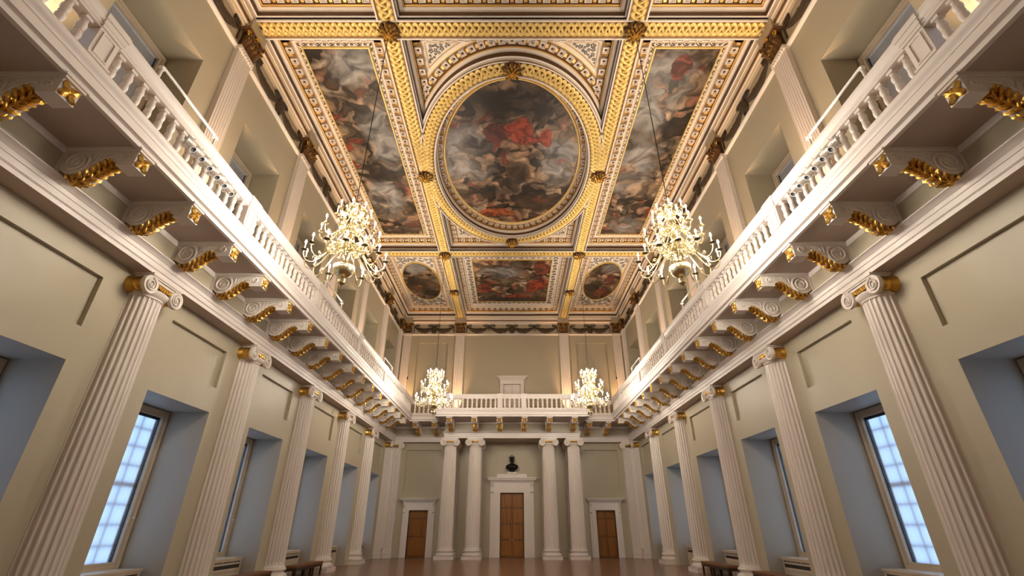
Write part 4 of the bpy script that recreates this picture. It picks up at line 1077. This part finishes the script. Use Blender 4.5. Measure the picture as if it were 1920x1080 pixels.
for sx in (-1, 1):
    x0, x1 = sorted((sx*XO0, sx*XO1))
    # long side panel of the middle compartment
    c = coffer(x0, x1, YM0, YM1)
    hx, hy = 1.17, 5.80; cx = (x0+x1)/2; cy = (YM0+YM1)/2
    scroll_part(c, lambda s: scroll_border(s, cx-hx-0.26, cx+hx+0.26, cy-hy-0.28, cy+hy+0.28, 0.24, Z_PAN-0.002))
    painting('ceiling_painting', 'pb' if sx < 0 else 'pc', 'rect', cx, cy, hx-0.03, hy, Z_PAN-0.03, 'long rectangular ceiling painting with pale clouds %s of the great oval' % ('left' if sx < 0 else 'right'))
    # corner ovals of the far row
    c = coffer(x0, x1, YF0, YF1)
    cy = (YF0+YF1)/2; ax, ay = 1.20, 2.70
    m = MB(); i = 0.66
    for q0, q1, r0, r1 in ((x0+i, x0+i+0.05, y0_, y1_) for y0_, y1_ in ((YF0+i, YF1-i),)): m.box(q0, q1, r0, r1, Z_PAN-0.03, Z_PAN); m.box(x1-i-0.05, x1-i, r0, r1, Z_PAN-0.03, Z_PAN)
    m.box(x0+i, x1-i, YF0+i, YF0+i+0.05, Z_PAN-0.03, Z_PAN); m.box(x0+i, x1-i, YF1-i-0.05, YF1-i, Z_PAN-0.03, Z_PAN)
    m.build('gilt_line', 'ceil_gilt', c)
    scroll_part(c, lambda s: scroll_fill(s, lambda x, y: x0+0.68 < x < x1-0.68 and YF0+0.68 < y < YF1-0.68 and ((x-cx)/(ax+0.10))**2+((y-cy)/(ay+0.10))**2 > 1, x0+0.6, x1-0.6, YF0+0.6, YF1-0.6, Z_PAN-0.002, 5, 0.09, 0.22, 4000))
    painting('ceiling_painting', 'pe' if sx < 0 else 'pf', 'oval', cx, cy, ax, ay, Z_PAN-0.03, 'small dark oval ceiling painting in the far %s corner of the ceiling' % ('left' if sx < 0 else 'right'))
    # near row, over the camera
    c = coffer(x0, x1, YN0, YN1); cy = (YN0+YN1)/2
    painting('ceiling_painting', 'pg', 'oval', cx, cy, ax, 2.9, Z_PAN-0.03, 'oval ceiling painting above the camera on the %s' % ('left' if sx < 0 else 'right'))
# far middle rectangle
c = coffer(XI0, XI1, YF0, YF1)
cy = (YF0+YF1)/2; hx, hy = 2.52, 3.05
scroll_part(c, lambda s: scroll_border(s, -hx-0.46, hx+0.46, cy-hy-0.44, cy+hy+0.44, 0.38, Z_PAN-0.002))
painting('ceiling_painting', 'pd', 'rect', 0, cy, hx, hy, Z_PAN-0.03, 'wide rectangular ceiling painting with red draperies above the far end of the hall')
c = coffer(XI0, XI1, YN0, YN1); cy = (YN0+YN1)/2
painting('ceiling_painting', 'pg', 'rect', 0, cy, 2.5, 3.2, Z_PAN-0.03, 'rectangular ceiling painting straight above the camera')
# --- the great oval
OX, OY = 0.0, 16.37
coff = coffer(XI0, XI1, YM0, YM1)
RA, RB = 3.74, 5.50
rm = MB(); w = B
frame_ell(rm, OX, OY, [(RA+w,RB+w,16.85,0),(RA+w,RB+w,Z_BEAM-0.07,1),(RA+w-0.05,RB+w-0.05,Z_BEAM-0.07,1),(RA+w-0.05,RB+w-0.05,Z_BEAM,0),(RA-w+0.05,RB-w+0.05,Z_BEAM,1),(RA-w+0.05,RB-w+0.05,Z_BEAM-0.07,1),(RA-w,RB-w,Z_BEAM-0.07,1),(RA-w,RB-w,16.2,0)], 128, clamp=4.2)
ringo = rm.build('oval_beam', ['gold_dark', 'ceil_white'], CEIL)
# arc-length table for the braid on the ellipse
tab = []; s = 0.0; pv = None
for i in range(721):
    th = 2*PI*i/720; p = Vector((RA*cos(th), RB*sin(th), 0))
    if pv is not None: s += (p-pv).length
    tab.append((s, th)); pv = p
def onell(q):
    lo, hi = 0, 720
    while hi-lo > 1:
        md = (lo+hi)//2
        if tab[md][0] <= q: lo = md
        else: hi = md
    f_ = (q-tab[lo][0])/max(1e-9, tab[hi][0]-tab[lo][0]); th = tab[lo][1]+(tab[hi][1]-tab[lo][1])*f_
    t = Vector((-RA*sin(th), RB*cos(th), 0)).normalized()
    return Vector((OX+RA*cos(th), OY+RB*sin(th), Z_BEAM-0.03)), Vector((t.y, -t.x, 0))
b = MB(); braid(b, onell, tab[-1][0]); b.build('guilloche', 'gold_beam', ringo, angle=80)
# mouldings inside the ring, up to the canvas, and outside it in the spandrels
PA, PB = 3.02, 4.58
def lerp_in(f): return (RA-w + (PA+0.06-(RA-w))*f, RB-w + (PB+0.06-(RB-w))*f)
inner = [(0,16.05,W_),(0,16.12,W_),(0.10,16.13,D_),(0.13,16.26,W_),(0.10,16.27,W_),(0.20,16.36,W_),(0.25,16.37,G_),(0.28,16.41,B_),(0.30,16.58,B_),(0.72,16.60,W_),(0.74,16.63,G_),(0.80,16.64,W_),(0.88,16.65,G_),(0.95,16.60,G_),(1.0,16.64,G_),(1.02,16.70,G_)]
m = MB(); frame_ell(m, OX, OY, [(*lerp_in(f_), z, mm) for f_, z, mm in inner], 96)
a_, b_ = lerp_in(0.5); zsave = None
k0 = len(m.v); blocks_ell(m, OX, OY, a_, b_, 60, w=0.095)
for i in range(k0, len(m.v)): x, y, z = m.v[i]; m.v[i] = (x, y, z-0.02)
m.build('oval_moulding', CO, ringo, angle=30)
outer = [(0.0,16.05,W_),(0.02,16.13,W_),(0.07,16.15,D_),(0.10,16.32,W_),(0.06,16.33,W_),(0.10,16.40,W_),(0.17,16.45,G_),(0.20,16.48,B_),(0.22,16.61,B_),(0.52,16.62,W_),(0.53,16.66,G_),(0.56,16.67,W_),(0.66,16.69,G_),(0.69,16.72,W_),(0.70,16.73,W_)]
m = MB(); frame_ell(m, OX, OY, [(RA+w+i, RB+w+i, z, mm) for i, z, mm in outer], 128, clamp=BEAMX-0.05)
blocks_ell(m, OX, OY, RA+w+0.37, RB+w+0.37, 78, skip=lambda x, y: abs(x) > 3.45)
m.build('oval_outer_moulding', CO, ringo, angle=30)
sc = MB()
scroll_fill(sc, lambda x, y: abs(x) < XI1-0.60 and YM0+0.60 < y < YM1-0.60 and ((x-OX)/(RA+w+0.72))**2+((y-OY)/(RB+w+0.72))**2 > 1, XI0, XI1, YM0, YM1, Z_PAN-0.004, 9, 0.04, 0.10, 60000)
sc.build('scroll_border', 'scroll', coff, angle=80)
painting('ceiling_painting', 'pa', 'oval', OX, OY, PA, PB, Z_PAN-0.08, 'great oval ceiling painting with red drapery and pale sky in the middle of the ceiling')

# --- gilded bosses on the crossings and round the oval
bs = MB()
for i in range(10):
    a = i*2*PI/10
    for ln, z, lf in ((0.36, -0.10, 0.10), (0.22, -0.20, 0.08)):
        a2 = a + (0.31 if ln < 0.3 else 0); S = Vector((cos(a2), sin(a2), 0.0)); leaflet(bs, Vector((0,0,z)), S, Vector((-sin(a2), cos(a2), 0))*0.6, Vector((0,0,-1)), ln, 0.11 if ln > 0.3 else 0.075, lf)
bs.lathe([(0.33,0.0),(0.33,-0.05),(0.26,-0.08),(0.12,-0.14),(0.10,-0.25),(0.06,-0.33),(0.0,-0.36)], 14)
BO = Kind(bs.build('ceiling_boss', 'bronze', angle=60))
g_ = MB()
g_.lathe([(0.08,-0.27),(0.085,-0.31),(0.05,-0.36),(0.0,-0.385)], 10)
for n_, ln, w_, z_ in ((12, 0.27, 0.06, -0.12), (9, 0.19, 0.05, -0.20), (7, 0.11, 0.04, -0.28)):
    for i in range(n_):
        a = (i+0.5)*2*PI/n_; leaflet(g_, Vector((0.05*cos(a),0.05*sin(a),z_)), Vector((cos(a),sin(a),0)), Vector((-sin(a),cos(a),0)), Vector((0,0,-1)), ln, w_, 0.07, lean=0.15)
g_.build('gilded_petals', 'gold', BO.root, angle=60)
for sx, sd in SIDES:
    for y, w2 in ((9.44, 'near'), (23.3, 'far')): BO.place((sx*BEAMX, y, Z_BEAM-0.06), 0, 'gilded flower boss on the %s %s beam crossing above a chandelier cable' % (w2, sd), 'ceiling boss', 'bosses on the beam crossings')
    BO.place((sx*3.93, OY, Z_BEAM-0.06), 0.3, 'gilded flower boss at the %s edge of the great oval ring' % sd, 'ceiling boss', 'bosses on the oval ring')
    BO.place((sx*BEAMX, 28.2, Z_BEAM-0.06), 0.2, 'gilded flower boss halfway along the far %s lengthwise beam' % sd, 'ceiling boss', 'bosses on the far beams')
BO.place((0, OY-RB, Z_BEAM-0.06), 0, 'gilded flower boss at the near end of the great oval ring', 'ceiling boss', 'bosses on the oval ring')
BO.place((0, OY+RB, Z_BEAM-0.06), 0, 'gilded flower boss at the far end of the great oval ring', 'ceiling boss', 'bosses on the oval ring')

# ================================================================ CHANDELIERS
def bez(pts, n):
    """Catmull-Rom through the points"""
    P = [Vector(p) for p in pts]; P = [P[0]*2-P[1]] + P + [P[-1]*2-P[-2]]; out = []
    for i in range(1, len(P)-2):
        for j in range(n):
            t = j/n; a, b, c, d = P[i-1], P[i], P[i+1], P[i+2]
            out.append(0.5*((2*b)+(c-a)*t+(2*a-5*b+4*c-d)*t*t+(3*b-a-3*c+d)*t**3))
    out.append(P[-2]); return out
def make_chandelier():
    root = empty('chandelier')
    b = MB()
    b.lathe([(0.0,0.0),(0.015,0.01),(0.03,0.04),(0.012,0.07),(0.05,0.10),(0.095,0.135),(0.10,0.18),(0.06,0.225),(0.04,0.26),(0.06,0.29),(0.05,0.31)], 20)
    for z0 in (0.72,): pass
    b.lathe([(0.05,0.72),(0.045,0.80),(0.075,0.84),(0.085,0.90),(0.05,0.95),(0.045,1.0),(0.11,1.03),(0.12,1.08),(0.06,1.12),(0.05,1.2),(0.085,1.27),(0.09,1.34),(0.05,1.4),(0.045,1.48),(0.09,1.52),(0.095,1.58),(0.05,1.62),(0.04,1.72),(0.075,1.8),(0.06,1.88),(0.035,1.94),(0.075,2.02),(0.08,2.07),(0.04,2.12),(0.03,2.2),(0.05,2.24),(0.02,2.29),(0.0,2.31)], 18)
    b.tube([(0.055*cos(a), 0, 2.35+0.055*sin(a)) for a in [2*PI*i/14 for i in range(15)]], 0.014, 6, cap=False)
    b.build('stem', 'brass', root)
    g = MB(); g.lathe([(0.05,0.31),(0.10,0.32),(0.17,0.36),(0.22,0.42),(0.24,0.49),(0.235,0.54),(0.245,0.55),(0.245,0.57),(0.225,0.58),(0.19,0.64),(0.13,0.69),(0.06,0.72)], 28); g.build('globe', 'brass', root)
    cb = MB(); cb.tube([(0,0,2.40),(0,0,16.0-6.69-0.29)], 0.012, 6); cb.build('cable', 'cable', root)
    pan = MB(); pan.lathe([(0.0,0.0),(0.02,-0.02),(0.03,0.0),(0.06,0.008),(0.075,0.022),(0.07,0.028),(0.03,0.015),(0.022,0.02),(0.022,0.05),(0.0,0.05)], 12); PAN = pan.mesh('drip_pan', 'brass_dark')
    can = MB(); can.lathe([(0.0145,0.03),(0.0145,0.19),(0.0,0.19)], 8); CAN = can.mesh('candle', 'candle')
    bu = MB(); bu.lathe([(0.008,0.19),(0.017,0.205),(0.020,0.225),(0.015,0.25),(0.006,0.275),(0.0,0.285)], 6); BU = bu.mesh('bulb', 'bulb')
    tiers = [(14, 0.92, 0.74, [(0.09,1.05),(0.22,1.07),(0.40,0.92),(0.56,0.66),(0.72,0.50),(0.86,0.53),(0.92,0.65),(0.92,0.74)], 0.0),
             (10, 0.68, 1.43, [(0.08,1.55),(0.18,1.58),(0.32,1.45),(0.46,1.26),(0.58,1.22),(0.66,1.29),(0.68,1.36),(0.68,1.43)], 0.2),
             (8, 0.40, 2.02, [(0.06,2.05),(0.12,2.10),(0.20,2.02),(0.28,1.90),(0.36,1.88),(0.40,1.94),(0.40,2.02)], 0.1)]
    for n, R_, zc, path, a0 in tiers:
        am = MB(); pp = bez([(r, 0, z) for r, z in path], 5)
        am.tube(pp, [0.020]*4 + [0.0145]*(len(pp)-4), 6)
        i = len(pp)//2; q = pp[i]
        am.tube([(q.x+u, 0, q.z+0.03+v) for u, v in spiral(0, 0.05, 0.07, 0.015, -PI/2, 1.3, 14)], 0.008, 5)
        am.lathe([(0,-0.02),(0.02,0),(0,0.02)], 6, cx=q.x); 
        for v in range(len(am.v)-18, len(am.v)): x, y, z = am.v[v]; am.v[v] = (x, y, z+q.z-0.03)
        ARM = am.mesh('arm', 'brass')
        for k in range(n):
            a = a0 + 2*PI*k/n; o = ob('arm', ARM, root, None, a)
            for nm, me in (('drip_pan', PAN), ('candle', CAN), ('bulb', BU)): ob(nm, me, o, (R_, 0, zc))
    for n, rr, z0, a0 in ((14, 0.42, 1.16, 0.22), (10, 0.30, 1.66, 0.5), (8, 0.2, 2.14, 0.4), (10, 0.33, 0.98, 0.0)):   # scrolled branches between the arms
        s = MB()
        for k in range(n):
            a = a0+2*PI*k/n; k0 = len(s.v)
            s.tube(bez([(0.05,0,z0-0.06),(rr*0.4,0,z0+0.05),(rr*0.75,0,z0-0.06),(rr,0,z0-0.02),(rr*1.02,0,z0+0.08),(rr*0.9,0,z0+0.10),(rr*0.86,0,z0+0.04)], 4), 0.010, 5)
            s.lathe([(0,z0+0.10),(0.035,z0+0.115),(0.045,z0+0.14),(0.02,z0+0.15),(0,z0+0.19)], 8, cx=rr*0.96)
            s.lathe([(0,z0-0.13),(0.024,z0-0.11),(0.026,z0-0.09),(0,z0-0.06)], 7, cx=rr*0.6)
            s.xform(Matrix.Rotation(a, 4, 'Z'), k0)
        s.build('ornament', 'brass', root)
    return Kind(root)
CH = make_chandelier()
for sx, sd in SIDES:
    for y, w2 in ((9.44, 'large near brass chandelier with lit candles in front of the %s balustrade'), (23.3, 'distant brass chandelier with lit candles before the %s part of the end gallery')):
        CH.place((sx*BEAMX, y, 6.64), 0.1 if sx < 0 else 0.35, w2 % sd, 'chandelier', 'candle chandeliers')

# ================================================================ BUST, RADIATORS, BENCHES
b = MB()
def ring_rows(mb, rows, n=20):
    out = []
    for (cx, cy, rx, ry, z) in rows: out.append([(cx+rx*cos(2*PI*i/n), cy+ry*sin(2*PI*i/n), z) for i in range(n)])
    ks = mb.grid(out, 0, True, closed=True); mb.face([ks[0]+i for i in range(n)][::-1]); mb.face([ks[-1]+i for i in range(n)])
ring_rows(b, [(0,0,0.10,0.08,0.07),(0,0,0.20,0.12,0.09),(0,0,0.33,0.16,0.16),(0,0,0.41,0.20,0.26),(0,0,0.42,0.21,0.34),(0,0.02,0.38,0.19,0.42),(0,0.02,0.25,0.15,0.49),(0,0.01,0.13,0.11,0.53),(0,0,0.075,0.08,0.57),(0,-0.01,0.072,0.085,0.61),(0,-0.02,0.10,0.12,0.66),(0,-0.02,0.115,0.135,0.72),(0,-0.01,0.122,0.142,0.78),(0,0,0.118,0.135,0.84),(0,0,0.09,0.105,0.89)])
ring_rows(b, [(0,-0.155,0.012,0.012,0.79),(0,-0.165,0.02,0.02,0.755),(0,-0.175,0.026,0.026,0.735),(0,-0.15,0.02,0.02,0.72)], 8)   # nose
for s in (-1, 1):
    ring_rows(b, [(s*0.05,-0.14,0.024,0.015,0.775),(s*0.05,-0.145,0.03,0.02,0.79),(s*0.05,-0.14,0.03,0.015,0.80)], 8)   # brows
    ring_rows(b, [(s*0.125,0,0.012,0.02,0.72),(s*0.13,0.01,0.018,0.03,0.76),(s*0.125,0.01,0.012,0.02,0.79)], 8)         # ears
ring_rows(b, [(0,-0.135,0.04,0.02,0.675),(0,-0.15,0.045,0.02,0.69),(0,-0.14,0.04,0.015,0.70)], 8)
ring_rows(b, [(0,0.06,0.09,0.08,0.60),(0,0.05,0.135,0.12,0.67),(0,0.04,0.15,0.14,0.76),(0,0.03,0.14,0.14,0.84),(0,0.02,0.10,0.11,0.90)])   # long hair
ring_rows(b, [(0,-0.19,0.16,0.05,0.36),(0,-0.20,0.22,0.06,0.30),(0,-0.19,0.16,0.05,0.24)])   # cloak fold over the chest
for i, (x, y, z) in enumerate(b.v):
    if z > 0.56: q = min(1.0, (z-0.56)/0.06); b.v[i] = (x*(1+0.10*q), y*(1+0.10*q), 0.56+(z-0.56)*1.0)
bust = b.build('bust', 'bronze_bust', None, (0, YE-0.23, ZBUST+0.13), angle=80)
k = MB()
k.lathe([(0.135,0.86),(0.145,0.875),(0.145,0.90),(0.135,0.91)], 16, sy=1.1)
for i in range(8):
    a = 2*PI*i/8; k.lathe([(0.03,0.90),(0.035,0.93),(0.015,0.96),(0.0,0.99)], 6, cx=0.135*cos(a), cy=0.148*sin(a))
k.tube([(-0.13,0,0.92),(-0.10,0,1.0),(0,0,1.03),(0.10,0,1.0),(0.13,0,0.92)], 0.014, 5); k.lathe([(0,1.03),(0.025,1.05),(0.025,1.07),(0,1.09)], 8)
k.xform(Matrix.Diagonal((1.05,1.05,1.0,1.0))); k.build('crown', 'bronze_bust', bust)
k = MB(); k.lathe([(0.17,-0.01),(0.17,0.03),(0.09,0.06),(0.08,0.09)], 16); k.build('socle', 'bronze_bust', bust)
tag(bust, 'black bronze bust with a crown standing above the tall middle door', 'bust')
pl = MB(); pl.box(-0.30, 0.30, -0.16, 0.16, 0, 0.12); pl.box(-0.33, 0.33, -0.19, 0.16, 0, 0.03)
tag(pl.build('plinth', 'white', None, (0, YE-0.20, ZBUST+0.002)), 'small white plinth under the black bust over the middle door', 'plinth')

r = MB(); r.box(-0.66, 0.0, -1.05, 1.05, 0.0, 0.84)
root = r.build('radiator_cover', 'frame')
k = MB(); k.box(-0.70, 0.03, -1.09, 1.09, 0.84, 0.885); k.build('top_shelf', 'frame', root)
k = MB()
for y0, y1 in ((-0.98, -0.02), (0.02, 0.98)): k.box(0.0, 0.004, y0, y1, 0.755, 0.785)
k.box(0.0, 0.005, -0.98, 0.98, 0.60, 0.70)
k.build('grille', 'grille', root)
k = MB()
for y0, y1, z0, z1 in ((-1.05,-0.99,0.06,0.84),(0.99,1.05,0.06,0.84),(-0.99,0.99,0.785,0.84),(-0.99,0.99,0.06,0.12),(-0.99,0.99,0.52,0.58)): k.box(0.0, 0.015, y0, y1, z0, z1)
k.build('front_frame', 'frame', root)
RC = Kind(root)
for sx, sd in SIDES:
    for i, y in enumerate(reversed(WINY[1:])):
        RC.place((sx*8.82, y, 0), 0 if sx < 0 else PI, 'buff radiator cover in the %s window recess, %s from the far end wall' % (sd, ORD[i]), 'radiator cover', 'radiator covers in the window recesses')

s = MB(); s.box(-0.25, 0.25, -1.35, 1.35, 0.40, 0.47)
root = s.build('bench', 'leather')
k = MB(); k.box(-0.24, 0.24, -1.33, 1.33, 0.30, 0.40); k.build('apron', 'dark_wood', root)
for y in (-1.28, -0.45, 0.45, 1.28):
    for x in (-0.2, 0.2):
        k = MB(); k.box(x-0.03, x+0.03, y-0.03, y+0.03, 0, 0.30); k.build('leg', 'dark_wood', root)
BE = Kind(root)
for sx, sd in SIDES:
    for y, w2 in ((20.99, 'farther'), (16.37, 'nearer')):
        BE.place((sx*8.12, y, 0), 0, 'dark wooden bench with brown leather seat below the %s windows, the %s one' % (sd, w2), 'bench', 'benches below the windows')
# small items on the far gallery and floor
k = MB(); k.lathe([(0,-0.10),(0.05,-0.09),(0.055,0.06),(0.03,0.1),(0,0.11)], 10); k.box(-0.02, 0.02, 0.0, 0.12, -0.02, 0.02)
root = k.build('wall_lamp', 'grey_metal'); j = MB(); j.lathe([(0,-0.102),(0.045,-0.10),(0.045,-0.11),(0,-0.115)], 10); j.build('lens', 'metal_white', root)
WL = Kind(root)
for sx, sd in SIDES: WL.place((sx*7.62, YE-0.12, 11.3), 0, 'small dark lamp on the upper end wall beside the %s corner pilaster' % sd, 'wall lamp', 'wall lamps')
